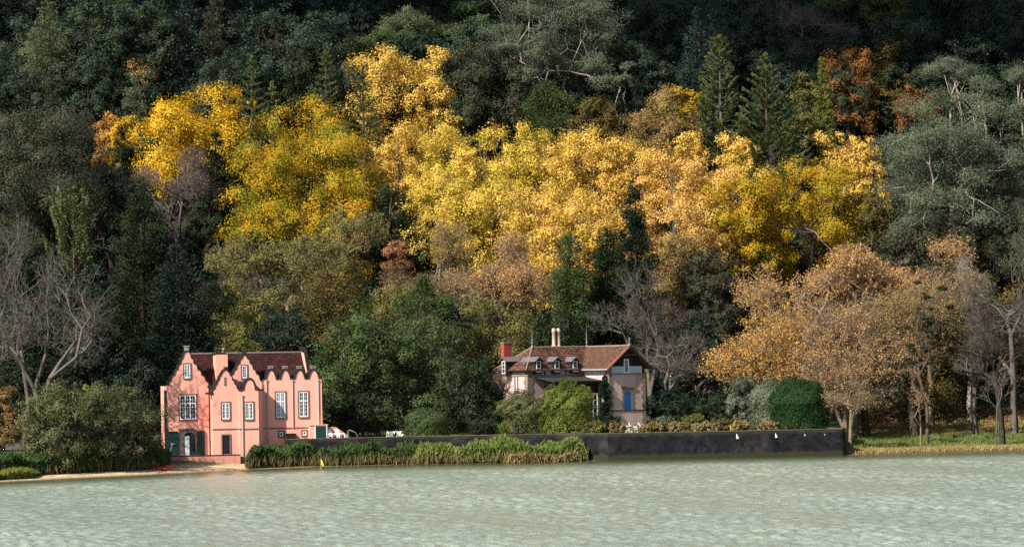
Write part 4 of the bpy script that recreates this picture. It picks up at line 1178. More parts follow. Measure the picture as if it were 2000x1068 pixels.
T('broad', 'evergreen_tree', 'dark domed evergreen left of the umbrella tree', 690, 68, 90, 150, h=14, m='dark', leaf=.34)
T('norfolk', 'norfolk_pine', 'dusky tiered pine left of the peach coloured tree', 636, 100, 84, 215, h=18, m='norfolk', tiers=13, nb=6, group=g_norf, dens=.9)
T('norfolk', 'norfolk_pine', 'tiered pine standing in front of the peach coloured tree', 708, 138, 84, 240, h=17, m='norfolk', tiers=12, nb=6, group=g_norf)
T('norfolk', 'norfolk_pine', 'low tiered pine at the left foot of the peach coloured tree', 665, 170, 60, 235, h=11, m='norfolk', tiers=9, nb=6, group=g_norf)
T('cloud', 'umbrella_tree', 'grey green umbrella crowned tree standing out against the dark forest', 795, 8, 132, 120, h=19, m='feather', nl=20, leaf=.34, lr=.34, dens=1.2, flat=.75, bark=bark_grey)
T('broad', 'plane_tree', 'peach and orange tree above the yellow band, left of the eucalypt', 745, 92, 190, 260, h=17, m='peach', leaf=.34, nl=34)
T('broad', 'plane_tree', 'orange tipped tree between the peach tree and the grey eucalypt', 852, 90, 110, 270, h=18, m='peach', leaf=.34, nl=26)
T('broad', 'evergreen_tree', 'dense grey evergreen at the left foot of the eucalypt', 945, 84, 175, 275, h=19, m='grey', leaf=.32, lr=.3)
T('cloud', 'eucalyptus_tree', 'huge pale grey eucalypt at top centre with bare limbs', 1075, -40, 340, 250, h=27, m='euc', nl=60, leaf=.32, lr=.2, dens=1.0, flat=.5, hang=.4, bark=bark_euc, tip=.05, lo=-.95)
T('cloud', 'eucalyptus_tree', 'broken umbrella eucalypt bough tree right of the huge eucalypt', 1215, 92, 70, 230, h=17, m='euc', nl=7, leaf=.3, lr=.4, flat=.45, hang=.3, bark=bark_euc, lo=.1, tip=.04)
T('cone', 'pine_tree', 'dark green clumpy pine at the foot of the huge eucalypt', 1068, 158, 120, 275, h=14, m='green', leaf=.34, clump=.42, round_=1)
T('broad', 'evergreen_tree', 'low dark evergreen right of the clumpy pine', 1160, 190, 110, 280, h=12, m='brownolive', leaf=.32)
T('broad', 'plane_tree', 'olive and orange tree right of the eucalypt, left of the open tiered pine', 1282, 164, 165, 310, h=16, m='tan', leaf=.34, nl=30)
T('broad', 'plane_tree', 'yellow tipped crown half hidden by the olive and orange tree', 1335, 168, 80, 280, h=15, m='limegold', leaf=.34)
T('norfolk', 'norfolk_pine', 'tall open tiered pine with thin upswept branches', 1405, 68, 118, 265, Y=350, m='norfolk', tiers=17, nb=6, open_=.35, rise=.34, dens=2.4, power=.62, group=g_norf, bark=bark_grey)
T('norfolk', 'norfolk_pine', 'broad dense tiered pine, the largest of the tiered pines', 1495, 103, 215, 330, Y=346, m='norfolk', tiers=15, nb=7, dens=2.6, rise=.26, group=g_norf, power=.95)
T('broad', 'evergreen_tree', 'dark round tree right behind the broad tiered pine', 1565, 138, 90, 280, Y=371, m='olive', leaf=.34)
T('cone', 'cypress_tree', 'narrow pointed green cypress left of the rust brown tree', 1605, 103, 68, 265, Y=352, m='lime', leaf=.26, power=.75, clump=.3, dens=1.5, lump=.1)
T('broad', 'beech_tree', 'rust brown tree right of the narrow cypress', 1655, 84, 118, 240, Y=372, m='rust', leaf=.36)
T('broad', 'beech_tree', 'olive brown tree behind the grey eucalypt on the right', 1740, 74, 135, 240, Y=376, m='brownolive', leaf=.36)
T('broad', 'beech_tree', 'small orange brown tree at the foot of the olive brown tree', 1790, 160, 90, 240, h=12, m='rust', leaf=.3)
T('bare', 'bare_tree', 'wide leafless brown tree crown in the dark forest at upper right', 1520, 5, 330, 130, h=17, m='tan', nt=1100, bark=bark_mauve, tw=4, twl=1.1, group=g_bare)
T('bare', 'bare_tree', 'leafless brown tree at the upper right corner', 1940, 55, 110, 150, h=14, m='tan', nt=500, bark=bark_mauve, tw=4, group=g_bare)
for i, (px, top, w, lab) in enumerate(((1845, 112, 95, 'umbrella eucalypt top with pale stems above the grey eucalypt'), (1925, 148, 62, 'small umbrella eucalypt top left of the right edge'), (1992, 124, 64, 'umbrella eucalypt top at the right edge'), (1878, 128, 46, 'tiny umbrella eucalypt top right beside the pale stemmed one'))):
    T('cloud', 'eucalyptus_tree', lab, px, top, w * 1.15, top + 62, h=18 - i, m='euc', nl=11, leaf=.26, lr=.6, flat=.5, hang=.2, bark=bark_euc, lo=.15, tip=.04, dens=1.1)
T('cloud', 'eucalyptus_tree', 'massive grey green eucalypt on the right above the orange trees', 1850, 182, 350, 470, h=27, m='euc', nl=44, leaf=.3, lr=.29, dens=1.3, flat=.6, hang=.5, spread=.2, bark=bark_euc, lo=-.8, tip=.08)
T('cloud', 'eucalyptus_tree', 'grey green eucalypt cut by the right edge', 2010, 205, 170, 460, h=25, m='euc', nl=28, leaf=.36, lr=.3, dens=1.4, flat=.62, hang=.5, bark=bark_euc, lo=-.8, tip=.08)
T('broad', 'evergreen_tree', 'dark blue green evergreen below the massive eucalypt', 1900, 385, 210, 510, h=15, m='grey', leaf=.34)
T('broad', 'evergreen_tree', 'dark evergreen filling the left foot of the massive eucalypt', 1790, 405, 150, 520, h=14, m='grey', leaf=.34)
T('cone', 'cypress_tree', 'dark pointed cypress at the left foot of the broad tiered pine', 1395, 232, 52, 320, h=13, m='deep', leaf=.28, group='dark pointed cypresses before the tiered pines')
T('cone', 'cypress_tree', 'dark pointed cypress right of the broad tiered pine', 1588, 250, 56, 330, h=12, m='deep', leaf=.28, group='dark pointed cypresses before the tiered pines')
T('cone', 'cypress_tree', 'small dark cypress beside the massive grey eucalypt', 1646, 265, 36, 335, h=10, m='deep', leaf=.28, group='dark pointed cypresses before the tiered pines')
for px, top, w, lab in ((1345, 255, 90, 'orange yellow crown at the foot of the open tiered pine'), (1440, 262, 120, 'yellow crown glowing behind the broad tiered pine'), (1630, 250, 110, 'pale yellow crown between two dark cypresses'), (1695, 262, 80, 'orange crown touching the massive grey eucalypt')):
    T('broad', 'plane_tree', lab, px, top, w, top + 120, h=13, m='peach', leaf=.34, group=g_plane)

# the golden band
for px, top, w, bot, hh, mm, lab in (
    (790, 232, 120, 420, 17, 'peach', 'golden crown at the left end of the long yellow band'),
    (868, 228, 150, 440, 17, 'yellow', 'tall golden crown second from the left in the yellow band'),
    (965, 244, 140, 440, 17, 'yellow', 'golden crown under the huge eucalypt'),
    (1050, 240, 130, 440, 17, 'yellow', 'golden crown under the dark clumpy pine'),
    (1135, 250, 140, 440, 17, 'peach', 'golden crown right of the dark clumpy pine'),
    (1225, 262, 140, 450, 17, 'peach', 'golden crown left below the olive and orange tree'),
    (1310, 285, 130, 450, 17, 'pink', 'golden crown below the olive and orange tree'),
    (1400, 298, 140, 460, 17, 'pink', 'golden crown below the open tiered pine'),
    (1465, 318, 110, 450, 16, 'peach', 'golden crown below the broad tiered pine')):
    T('broad', 'plane_tree', lab, px, top, w * 1.22, bot, h=hh, m=mm, leaf=.3, nl=40, lr=.26, spread=.26, group=g_plane, bark=bark_grey)
for px, top, w, bot, hh, mm, lab in (
    (850, 310, 150, 450, 15, 'yellow', 'yellow green crown low in the left part of the yellow band'),
    (930, 340, 160, 500, 16, 'yellow', 'yellow green crown above the bare tan trees'),
    (1030, 350, 170, 520, 16, 'peach', 'golden crown low in the centre of the yellow band'),
    (1130, 360, 160, 520, 16, 'peach', 'peach crown left of the tall dark conifer'),
    (1080, 440, 110, 560, 13, 'peach', 'lowest golden crown left of the conifer trio'),
    (1320, 375, 160, 540, 15, 'pink', 'peach crown right of the tall dark conifer'),
    (1330, 450, 130, 580, 14, 'tan', 'thinning brown orange crown right of the conifer trio')):
    T('broad', 'plane_tree', lab, px, top, w * 1.15, bot, h=hh, m=mm, leaf=.3, nl=40, lr=.26, spread=.26, group=g_plane, bark=bark_grey)
T('broad', 'maple_tree', 'large lime and gold tree right of the yellow band', 1580, 308, 270, 520, h=18, m='limegold', leaf=.26, nl=60, lr=.24, bark=bark_grey)
T('broad', 'maple_tree', 'smaller lime and amber tree left of the large lime and gold tree', 1432, 340, 165, 520, h=16, m='limegold', leaf=.32, nl=40, lr=.27, bark=bark_grey)
T('broad', 'maple_tree', 'dull amber tree on the right flank of the lime and gold tree', 1690, 370, 130, 520, h=14, m='brownolive', leaf=.32, bark=bark_grey)

# left of the band
T('broad', 'oak_tree', 'huge dark grey green oak on the left', 85, 210, 330, 500, h=23, m='grey', leaf=.3, nl=70, lr=.27, bark=bark_dark)
T('broad', 'oak_tree', 'dark shoulder of foliage between the oak and the bare mauve tree', 215, 330, 120, 520, h=16, m='deep', leaf=.32, bark=bark_dark)
T('broad', 'maple_tree', 'little orange tree right of the huge oak top', 212, 215, 70, 300, h=10, m='orange', leaf=.3)
T('broad', 'maple_tree', 'little yellow tree above the dark umbrella trees', 244, 226, 66, 300, h=10, m='gold', leaf=.3)
T('cone', 'cypress_tree', 'small dark bushy cypress right of the little orange tree', 236, 250, 48, 330, h=10, m='dark', leaf=.28, round_=1)
T('cloud', 'umbrella_tree', 'bright green flat topped tree below the golden tree', 290, 248, 68, 315, h=9, m='green', nl=9, leaf=.3, lr=.5, flat=.6, dens=1.5)
T('broad', 'evergreen_tree', 'dark round shrub tree below the golden tree', 335, 295, 44, 345, h=8, m='dark', leaf=.28)
T('bare', 'bare_tree', 'leafless mauve brown tree right of the dark cryptomeria', 345, 285, 185, 475, h=15, m='tan', nt=900, bark=bark_mauve, tw=5, twl=.9, leaves=700, leaf=.26, group=g_bare)
T('cone', 'cypress_tree', 'dark slim conifer in front of the large green and gold tree', 420, 243, 74, 400, h=17, m='deep', leaf=.3, clump=.36, power=.6)
T('broad', 'evergreen_tree', 'dark low evergreen under the slim conifer', 400, 375, 90, 470, h=10, m='dark', leaf=.3)
T('broad', 'maple_tree', 'large green and gold tree, broadest of the yellow trees', 595, 188, 300, 420, h=22, m='yelgreen', leaf=.26, nl=64, lr=.34, spread=.2, bark=bark_dark)
T('broad', 'maple_tree', 'lower yellow green crown in front of the large green and gold tree', 520, 330, 175, 470, h=14, m='yelgreen', leaf=.34, nl=34, bark=bark_dark)
T('broad', 'maple_tree', 'amber shaded crown at the right foot of the green and gold tree', 660, 340, 160, 500, h=16, m='limegold', leaf=.34, bark=bark_dark)
T('cone', 'cryptomeria_tree', 'tall dark cryptomeria with drooping tiers above the pink house', 275, 338, 200, 735, Y=281, m='dark', leaf=.32, clump=.32, power=.62, droop=.12, dens=1.4, lump=.35)
T('cone', 'cryptomeria_tree', 'broad almost black cryptomeria right behind the pink house', 345, 470, 170, 740, Y=276, m='deep', leaf=.32, clump=.32, power=.55, dens=1.3)
T('norfolk', 'fir_tree', 'light green fir with upswept boughs left of the cryptomeria', 143, 395, 115, 560, Y=286, m='norfolk', tiers=8, nb=5, open_=.6, rise=.9, dens=2.6, power=.35, needle=.36)
T('broad', 'evergreen_tree', 'dark evergreen behind the bare grey tree', 60, 480, 190, 700, Y=276, m='deep', leaf=.34, bark=bark_dark)
T('broad', 'evergreen_tree', 'dark evergreen between the bare grey tree and the cryptomeria', 175, 545, 150, 740, Y=270, m='deep', leaf=.34, bark=bark_dark)
T('broad', 'evergreen_tree', 'green bushy tree low behind the bare grey tree', 30, 660, 130, 800, Y=262, m='dark', leaf=.32, bark=bark_dark)
T('broad', 'evergreen_tree', 'dark thicket tree between shrubs and pink house', 265, 700, 120, 860, Y=254, m='deep', leaf=.32, bark=bark_dark)
T('bare', 'bare_tree', 'large leafless grey tree on the left bank', 80, 470, 275, 800, Y=237, m='tan', nt=800, bark=bark_grey, tw=3, twl=.8, lumps=14, forkh=2.6, tip=.02, group=g_bare)
T('bare', 'bare_tree', 'leafless top of a taller tree behind the large grey one', 40, 425, 150, 640, Y=250, forkh=8, m='tan', nt=350, bark=bark_grey, tw=4, group=g_bare)

# middle, behind and between the houses
T('bare', 'olive_tree', 'wide olive green tree with bare twigs above the pink house', 570, 405, 350, 640, Y=299, m='olive', nt=900, tw=4, leaves=17000, leaf=.3, bark=bark_tan, shell=.3)
T('broad', 'olive_tree', 'dull olive tree filling the slope behind the pink house', 470, 500, 200, 690, Y=287, m='olive', leaf=.28, nl=36, lr=.28, dens=.9)
T('broad', 'olive_tree', 'dull olive tree left above the dark evergreens', 640, 500, 190, 680, Y=289, m='brownolive', leaf=.28, nl=36, lr=.28, dens=.9)
T('broad', 'olive_tree', 'small golden olive tree just above the pink roof', 462, 624, 110, 720, Y=266, m='olive', leaf=.26)
T('broad', 'evergreen_tree', 'dark evergreen right behind the pink roof', 545, 590, 160, 780, Y=272, m='deep', leaf=.32)
T('broad', 'shrub', 'feathery grey green shrub at the lower edge of the yellow band', 822, 402, 135, 500, h=9, m='feather', leaf=.3, nl=26, lr=.28)
T('broad', 'evergreen_tree', 'dark green tree between the green and gold tree and the yellow band', 760, 355, 90, 500, h=13, m='dark', leaf=.32)
T('broad', 'maple_tree', 'small red leaved tree left of the bare tan trees', 775, 462, 66, 540, h=8, m='redleaf', leaf=.28)
T('bare', 'bare_tree', 'half bare tan tree with reddish twigs, left of two', 840, 438, 200, 640, Y=303, m='tan', nt=900, tw=5, leaves=7000, leaf=.24, bark=bark_tan, group='half bare tan trees')
T('bare', 'bare_tree', 'half bare tan tree with orange leaf haze, right of two', 965, 448, 210, 660, Y=299, m='salmon', nt=1000, tw=5, leaves=7000, leaf=.24, bark=bark_tan, group='half bare tan trees')
T('broad', 'olive_tree', 'low olive tree under the half bare tan trees', 960, 560, 210, 720, Y=285, m='olive', leaf=.27, nl=36, lr=.28, dens=.8)
T('broad', 'olive_tree', 'low brown olive tree above the white skylined evergreen', 760, 545, 170, 680, Y=287, m='olive', leaf=.27, nl=32, lr=.28, dens=.9)
T('broad', 'evergreen_tree', 'large dark evergreen right of the pink house', 700, 582, 225, 860, Y=264, m='green', leaf=.3, nl=60, lr=.28, bark=bark_grey, base=2.4)
T('cone', 'evergreen_tree', 'domed dark green conifer behind the large evergreen', 828, 540, 130, 720, Y=278, m='green', leaf=.3, round_=1, clump=.34, dens=1.2)
T('broad', 'evergreen_tree', 'mixed green and brown evergreen with dead stems', 830, 615, 190, 850, Y=267, m='green', leaf=.28, nl=46, lr=.28, twig=500, bark=bark_grey, base=2.4)
T('broad', 'evergreen_tree', 'dark spreading evergreen left of the villa', 915, 690, 150, 860, Y=261, m='dark', leaf=.3, nl=36, bark=bark_grey, base=2.4)
T('broad', 'evergreen_tree', 'low dark evergreen beside the stair parapet', 690, 760, 150, 865, Y=258, m='dark', leaf=.3, base=2.4)
T('bare', 'bare_tree', 'thin leafless grey bush left of the villa wall', 962, 728, 95, 850, Y=263, m='tan', nt=420, tw=5, twl=.6, bark=bark_mauve, leaves=1500, leaf=.16, base=2.4, group=g_bare)
T('cone', 'cryptomeria_tree', 'tallest slim dark conifer before the yellow band', 1240, 350, 104, 575, Y=296, m='deep', leaf=.28, clump=.42, power=.6, lump=.5, dens=1.6, group=g_con)
T('cone', 'cryptomeria_tree', 'second dark conifer, just left of the tallest one', 1185, 420, 96, 600, Y=291, m='dark', leaf=.28, clump=.5, power=.42, lump=.4, dens=1.6, group=g_con)
T('cone', 'cryptomeria_tree', 'bright green conifer, leftmost of the dark trio above the villa', 1112, 458, 104, 700, Y=286, m='green', leaf=.28, clump=.5, power=.42, lump=.4, dens=1.6, group=g_con)
T('broad', 'evergreen_tree', 'dark evergreen behind the villa chimneys', 1080, 600, 130, 760, Y=283, m='dark', leaf=.3)
T('broad', 'evergreen_tree', 'dark evergreen backing the leafless tree behind the villa', 1210, 560, 190, 760, Y=291, m='deep', leaf=.32)
T('bare', 'bare_tree', 'leafless grey tree spreading behind the villa gable', 1265, 515, 280, 740, Y=284, m='tan', nt=800, tw=4, twl=.8, bark=bark_grey, forkh=2.5, group=g_bare)
T('bare', 'bare_tree', 'pale leafless bush right of the villa', 1310, 640, 160, 800, Y=276, m='tan', nt=500, tw=5, twl=.7, bark=bark_grey, group=g_bare)
T('broad', 'evergreen_tree', 'grey green holm oak between villa and orange tree', 1380, 478, 115, 640, h=14, m='grey', leaf=.28)
T('broad', 'evergreen_tree', 'dark evergreen under the grey green holm oak', 1360, 610, 140, 780, Y=284, m='deep', leaf=.32)

# right bank
T('bare', 'plane_tree', 'big orange plane tree hanging over the garden bushes at the wall end', 1535, 505, 350, 850, Y=271, m='orange', nt=1400, tw=4, twl=.9, leaves=17000, leaf=.22, bark=bark_tan, lumps=20, forkh=2.0)
T('bare', 'plane_tree', 'pale brown thinly leaved plane tree right of the big orange one', 1665, 560, 230, 870, Y=265, m='salmon', nt=1000, tw=5, twl=.8, leaves=6000, leaf=.22, bark=bark_tan, lumps=14, forkh=2.0)
T('bare', 'plane_tree', 'low brown twiggy plane boughs drooping to the bank right of the clipped bushes', 1650, 670, 190, 868, Y=262, m='salmon', nt=700, tw=5, twl=.8, leaves=1700, leaf=.22, bark=bark_tan, lumps=12, forkh=.8)
T('broad', 'evergreen_tree', 'dark evergreen behind the pale leafless trees at the right edge', 2015, 385, 170, 520, h=15, m='grey', leaf=.3)
T('bare', 'plane_tree', 'salmon orange plane tree crown above the big orange one', 1600, 478, 330, 680, Y=286, m='salmon', nt=1000, tw=4, leaves=11000, leaf=.25, bark=bark_tan, lumps=9)
T('bare', 'plane_tree', 'russet plane tree crown below the massive grey eucalypt', 1760, 458, 260, 680, Y=289, m='salmon', nt=900, tw=4, leaves=7500, leaf=.25, bark=bark_tan, lumps=9)
T('bare', 'plane_tree', 'thin orange brown plane tree on the right bank', 1815, 520, 230, 800, Y=277, m='tan', nt=800, tw=4, leaves=6500, leaf=.24, bark=bark_tan, forkh=5)
T('broad', 'beech_tree', 'shaded brown olive tree on the right bank', 1770, 600, 210, 800, Y=278, m='brownolive', leaf=.3, lr=.26, dens=.8, nl=40)
T('broad', 'beech_tree', 'dark backing tree at the right edge of the bank', 1930, 560, 230, 830, Y=290, m='brownolive', leaf=.32, dens=.9)
T('broad', 'evergreen_tree', 'dark backing evergreen behind the right bank lawn', 1840, 700, 220, 815, Y=296, m='deep', leaf=.34)
T('broad', 'evergreen_tree', 'dark backing evergreen behind the orange plane tree', 1640, 700, 230, 815, Y=294, m='deep', leaf=.34)
T('broad', 'evergreen_tree', 'dark backing evergreen at the right frame edge', 1985, 700, 160, 815, Y=296, m='deep', leaf=.34)
T('bare', 'bare_tree', 'pale leafless tree at the right edge', 1975, 455, 210, 760, Y=268, m='lime', nt=1000, tw=4, twl=.9, bark=bark_grey, forkh=6, leaves=120, leaf=.26, group=g_bare)
T('bare', 'bare_tree', 'pale leafless tree second from the right edge', 1890, 500, 130, 740, Y=279, m='lime', nt=600, tw=5, bark=bark_pale, leaves=260, leaf=.26, group=g_bare)
T('cloud', 'pine_tree', 'thin dark pine with sparse tufts on the right bank', 1803, 515, 130, 800, Y=261, m='dark', nl=34, leaf=.2, lr=.11, flat=.45, dens=.3, lo=-.9, tip=.03, bark=bark_brown)
T('bare', 'leaning_tree', 'dark leaning trunk at the far right of the lawn', 1955, 640, 120, 760, Y=259, m='tan', nt=120, tw=4, bark=bark_dark, forkh=6.5, lean=-.28, tip=.035)
T('bare', 'sapling', 'young pale sapling with forked top on the right lawn', 1945, 705, 90, 800, Y=257, m='tan', nt=60, tw=4, twl=.5, bark=bark_grey, forkh=2.6, tip=.014)
T('bare', 'sapling', 'thin pale sapling before the thick brown trunk', 1797, 745, 40, 820, Y=258, m='tan', nt=40, tw=4, twl=.5, bark=bark_tan, forkh=2, tip=.02, leaves=120, leaf=.22)
T('bare', 'tree', 'thick brown trunk with broken crown on the right lawn', 1785, 640, 120, 740, Y=266, m='rust', nt=110, tw=4, bark=bark_brown, forkh=6, tip=.06, leaves=700, leaf=.26)
T('bare', 'tree', 'dark slanting trunk under the orange plane tree', 1690, 700, 110, 780, Y=265, m='salmon', nt=90, tw=4, bark=bark_dark, forkh=4, tip=.06, lean=-.2, leaves=500, leaf=.26)
T('bare', 'tree', 'slim shaded trunk between the thin pine and the sapling', 1903, 690, 90, 760, Y=268, m='tan', nt=90, tw=4, bark=bark_grey, forkh=5, tip=.05)
T('bare', 'tree', 'short pale trunk right at the end of the lake wall', 1660, 750, 90, 810, Y=254.2, m='tan', nt=160, tw=4, bark=bark_tan, forkh=2.2, tip=.024, leaves=420, leaf=.22)

# ------------------------------------------------------------------ the dark forest on the upper slope
def copy_tree(root, loc, rz, sc):
    r = root.copy(); COL.objects.link(r)
    r.location = loc; r.rotation_euler = (0, 0, rz); r.scale = sc
    for ch in root.children:
        c = ch.copy(); COL.objects.link(c); c.parent = r
    return r
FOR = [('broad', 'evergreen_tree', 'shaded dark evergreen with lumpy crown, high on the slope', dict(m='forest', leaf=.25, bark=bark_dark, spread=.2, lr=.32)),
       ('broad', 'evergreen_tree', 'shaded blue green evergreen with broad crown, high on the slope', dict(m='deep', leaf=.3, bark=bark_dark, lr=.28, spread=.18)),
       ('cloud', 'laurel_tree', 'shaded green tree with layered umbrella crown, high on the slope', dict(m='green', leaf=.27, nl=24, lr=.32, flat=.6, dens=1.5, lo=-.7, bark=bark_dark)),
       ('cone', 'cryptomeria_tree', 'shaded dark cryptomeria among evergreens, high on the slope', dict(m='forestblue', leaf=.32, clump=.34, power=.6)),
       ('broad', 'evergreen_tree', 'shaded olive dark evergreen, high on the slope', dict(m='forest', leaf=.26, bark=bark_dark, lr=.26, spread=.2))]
protos = []
fr = np.random.default_rng(21)
spots = []
for row, Y in enumerate(np.arange(374, 462, 7.2)):
    half = 1080 * Y / F
    for X in np.arange(-half, half + 1, 9.2):
        x, y = X + fr.uniform(-3, 3) + (row % 2) * 4.6, Y + fr.uniform(-2.5, 2.5)
        spots.append((x, y))
for i, (x, y) in enumerate(spots):
    k = int(fr.choice([0, 1, 2, 3, 4, 0, 1, 4]))
    v = int(fr.integers(0, 3))
    hh = {3: 20}.get(k, 15)
    key = (k, v)
    found = [p for p in protos if p[0] == key]
    gz = float(ground(x, y))
    sc = fr.uniform(.8, 1.2)
    if not found:
        kind, name, lab, kw = FOR[k]
        W = 8 if k == 3 else 11.5
        root = empty(name, (x, y, gz)); tag(root, lab, 'tree', 'trees of the dark forest on the upper slope')
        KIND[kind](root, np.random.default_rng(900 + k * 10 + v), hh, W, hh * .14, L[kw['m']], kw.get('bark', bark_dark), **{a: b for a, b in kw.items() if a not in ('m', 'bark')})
        root.scale = (sc, sc, sc); protos.append((key, root))
    else:
        copy_tree(found[0][1], (x, y, gz), fr.uniform(0, 6.28), (sc * fr.uniform(.9, 1.15), sc * fr.uniform(.9, 1.15), sc))

# the same forest goes on beyond both edges of the view
er = np.random.default_rng(77)
for Y in np.arange(262, 440, 11.0):
    for side in (-1, 1):
        for k in range(4):
            x = side * (1075 * Y / F + 3 + k * 9 + er.uniform(0, 4)); y = Y + er.uniform(-3, 3)
            c = copy_tree(protos[int(er.integers(0, len(protos)))][1], (x, y, float(ground(x, y))), er.uniform(0, 6.28), (float(er.uniform(.8, 1.15)),) * 3)
            c['label'] = 'dark evergreen tree standing beyond the edge of the view'; c['group'] = 'evergreens beyond the edges of the view'
# undergrowth that nobody could count
ur = np.random.default_rng(5)
def undergrowth(name, label, n, y0, y1, m, size, hgt, seed, xr=None):
    r = np.random.default_rng(seed)
    Y = y0 + (y1 - y0) * r.random(n)
    X = (r.random(n) * 2 - 1) * 1060 * Y / F if xr is None else r.uniform(*xr, n)
    Z = ground(X, Y)
    rad = hgt * r.uniform(.6, 1.4, n)
    C = np.stack([X, Y, Z + rad * .55], 1)
    pos, nrm = lobe_leaves(r, C, rad, 46, size, .75, .8, 7, .3, .26)
    V, Fq = cards(r, pos, nrm, size, .75)
    return tag(np_mesh(name, V, Fq, m), label, 'undergrowth', None, 'stuff')
undergrowth('undergrowth', 'dark evergreen undergrowth between the trees of the slope', 1500, 284, 372, L['deep'], .46, 1.9, 11)
undergrowth('ferns', 'green ferns and brambles between the trees of the slope', 600, 280, 372, L['dark'], .42, 1.5, 12)
undergrowth('forest_floor_scrub', 'dark scrub on the upper forest floor', 700, 372, 462, L['deep'], .6, 2.0, 13)

# ------------------------------------------------------------------ gardens
def Bs(name, label, px, top, w, bot, Y, m, leaf=.2, base=GZ, cat='bush', group=None, kind='broad', **kw):
    kw.setdefault('lr', .3); kw.setdefault('bark', bark_dark); kw.setdefault('full', True); kw.setdefault('dens', 1.3)
    return T(kind, name, label, px, top, w, bot, Y=Y, m=m, leaf=leaf, base=base, cat=cat, group=group, **kw)
Bs('round_bush', 'bright yellow green round bush in front of the villa porch', 1109, 744, 106, 848, 256, 'lime', .2, dens=2.2, smooth=.15)
Bs('round_bush', 'darker yellow green bush left of the bright one before the villa', 1020, 766, 108, 852, 258.5, 'willow', .2, dens=2.4, smooth=.16)
Bs('round_bush', 'dark green bush at the left foot of the villa wall', 950, 790, 100, 856, 259, 'dark', .22)
Bs('climbing_ivy', 'dark ivy column climbing the villa corner', 1180.5, 732, 22, 850, 268.0, 'deep', .16, kind='cone', cat='ivy', round_=1, clump=.7, dens=2.5)
Bs('round_bush', 'dark bush at the foot of the ivy column', 1187, 806, 58, 846, 263, 'deep', .2)
Bs('low_shrub', 'low brownish shrub right of the bright yellow green bush', 1164, 820, 48, 847, 253.5, 'olive', .17)
Bs('hedge', 'dark clipped hedge right of the villa', 1312, 756, 130, 838, 272, 'deep', .22, cat='hedge')
Bs('round_bush', 'dark green spreading bush between hedge and silvery bush', 1394, 768, 80, 838, 263, 'dark', .2)
Bs('camellia_bush', 'dark bush with silvery glints behind the pair of round bushes', 1452, 735, 80, 830, 261, 'silver', .19, dens=1.6, lr=.3)
Bs('low_shrub', 'small grey brown shrub under the silvery bush', 1468, 786, 46, 835, 262, 'tan', .17)
Bs('camellia_bush', 'pale silvery green round bush, left half of the pair near the wall end', 1510, 739, 92, 838, 258.2, 'silver', .19, dens=2.0, smooth=.09)
Bs('round_bush', 'bright green clipped round bush, right half of the pair near the wall end', 1560, 736, 116, 838, 256.0, 'bright', .17, dens=2.0, smooth=.07)
Bs('low_shrub', 'tan clipped low shrub under the silvery round bush, left one', 1501, 820, 46, 838, 254.6, 'straw', .14)
Bs('low_shrub', 'tan clipped low shrub under the bright green bush, right one', 1545, 819, 46, 838, 255, 'straw', .14)
Bs('low_shrub', 'grey green shrub right of the white garden chairs', 1298, 810, 52, 838, 256, 'feather', .16)
Bs('low_shrub', 'dusky shrub before the dark hedge', 1354, 807, 56, 838, 258, 'olive', .16)
Bs('low_shrub', 'flat brown shrub left of the yellow spike', 1412, 815, 60, 838, 258, 'brownolive', .16)
for i, px in enumerate((1198, 1212, 1253, 1272, 1286, 1318, 1333, 1362, 1380, 1398, 1440, 1455)):
    Bs('heather_clump', 'knee high straw coloured clump in the row along the lake wall', px, 822 + (i * 7 % 5) * 1.2 - (px - 1198) * .012, 20 + i * 5 % 9, 842, 252.8 + i % 3 * .4 + (px - 1198) * .004, 'straw' if i % 3 else 'tan', .13, cat='shrub', group='straw coloured clumps along the lake wall')
Bs('dome_bush', 'dark domed bush with rusty tinge behind the lake wall', 832, 797, 88, 858, 252.5, 'green', .18, dens=2.0, smooth=.09)
Bs('low_shrub', 'small grey bush near the flax tuft', 945, 815, 60, 858, 254, 'dark', .18)
# flax and yellow spike
def blades(name, label, cat, c, n, ln, wid, m, spread=.6, seed=1):
    r = np.random.default_rng(seed)
    th = r.uniform(0, 6.28, n); t = r.uniform(0, spread, n)
    d = np.stack([np.cos(th) * t, np.sin(th) * t, np.ones(n)], 1); d = unit(d)
    l = ln * r.uniform(.6, 1.1, (n, 1))
    pos = np.asarray(c) + d * l * .5 + r.normal(size=(n, 3)) * np.array([.06, .06, 0])
    V, Fq = cards(r, pos, rdir(r, n), 1.0, wid, .0, d)
    V = (V.reshape(n, 4, 3) - pos[:, None]) * l[:, None] * np.array([1, 1, 1]) + pos[:, None]
    o = np_mesh(name, V.reshape(-1, 3), Fq, m); return tag(o, label, cat)
p = P(985, 850, 253); blades('flax_plant', 'spiky yellow green flax tuft behind the lake wall', 'plant', (p[0], p[1], GZ), 160, 1.5, .05, L['lime'], .75, 4)
p = P(1428, 838, 254); blades('yellow_spike_plant', 'thin upright yellow spike on the lake wall garden', 'plant', (p[0], p[1], GZ), 16, .8, .06, surf('yellow_flower', (.55, .38, .03), (.62, .45, .05), 3), .1, 5)

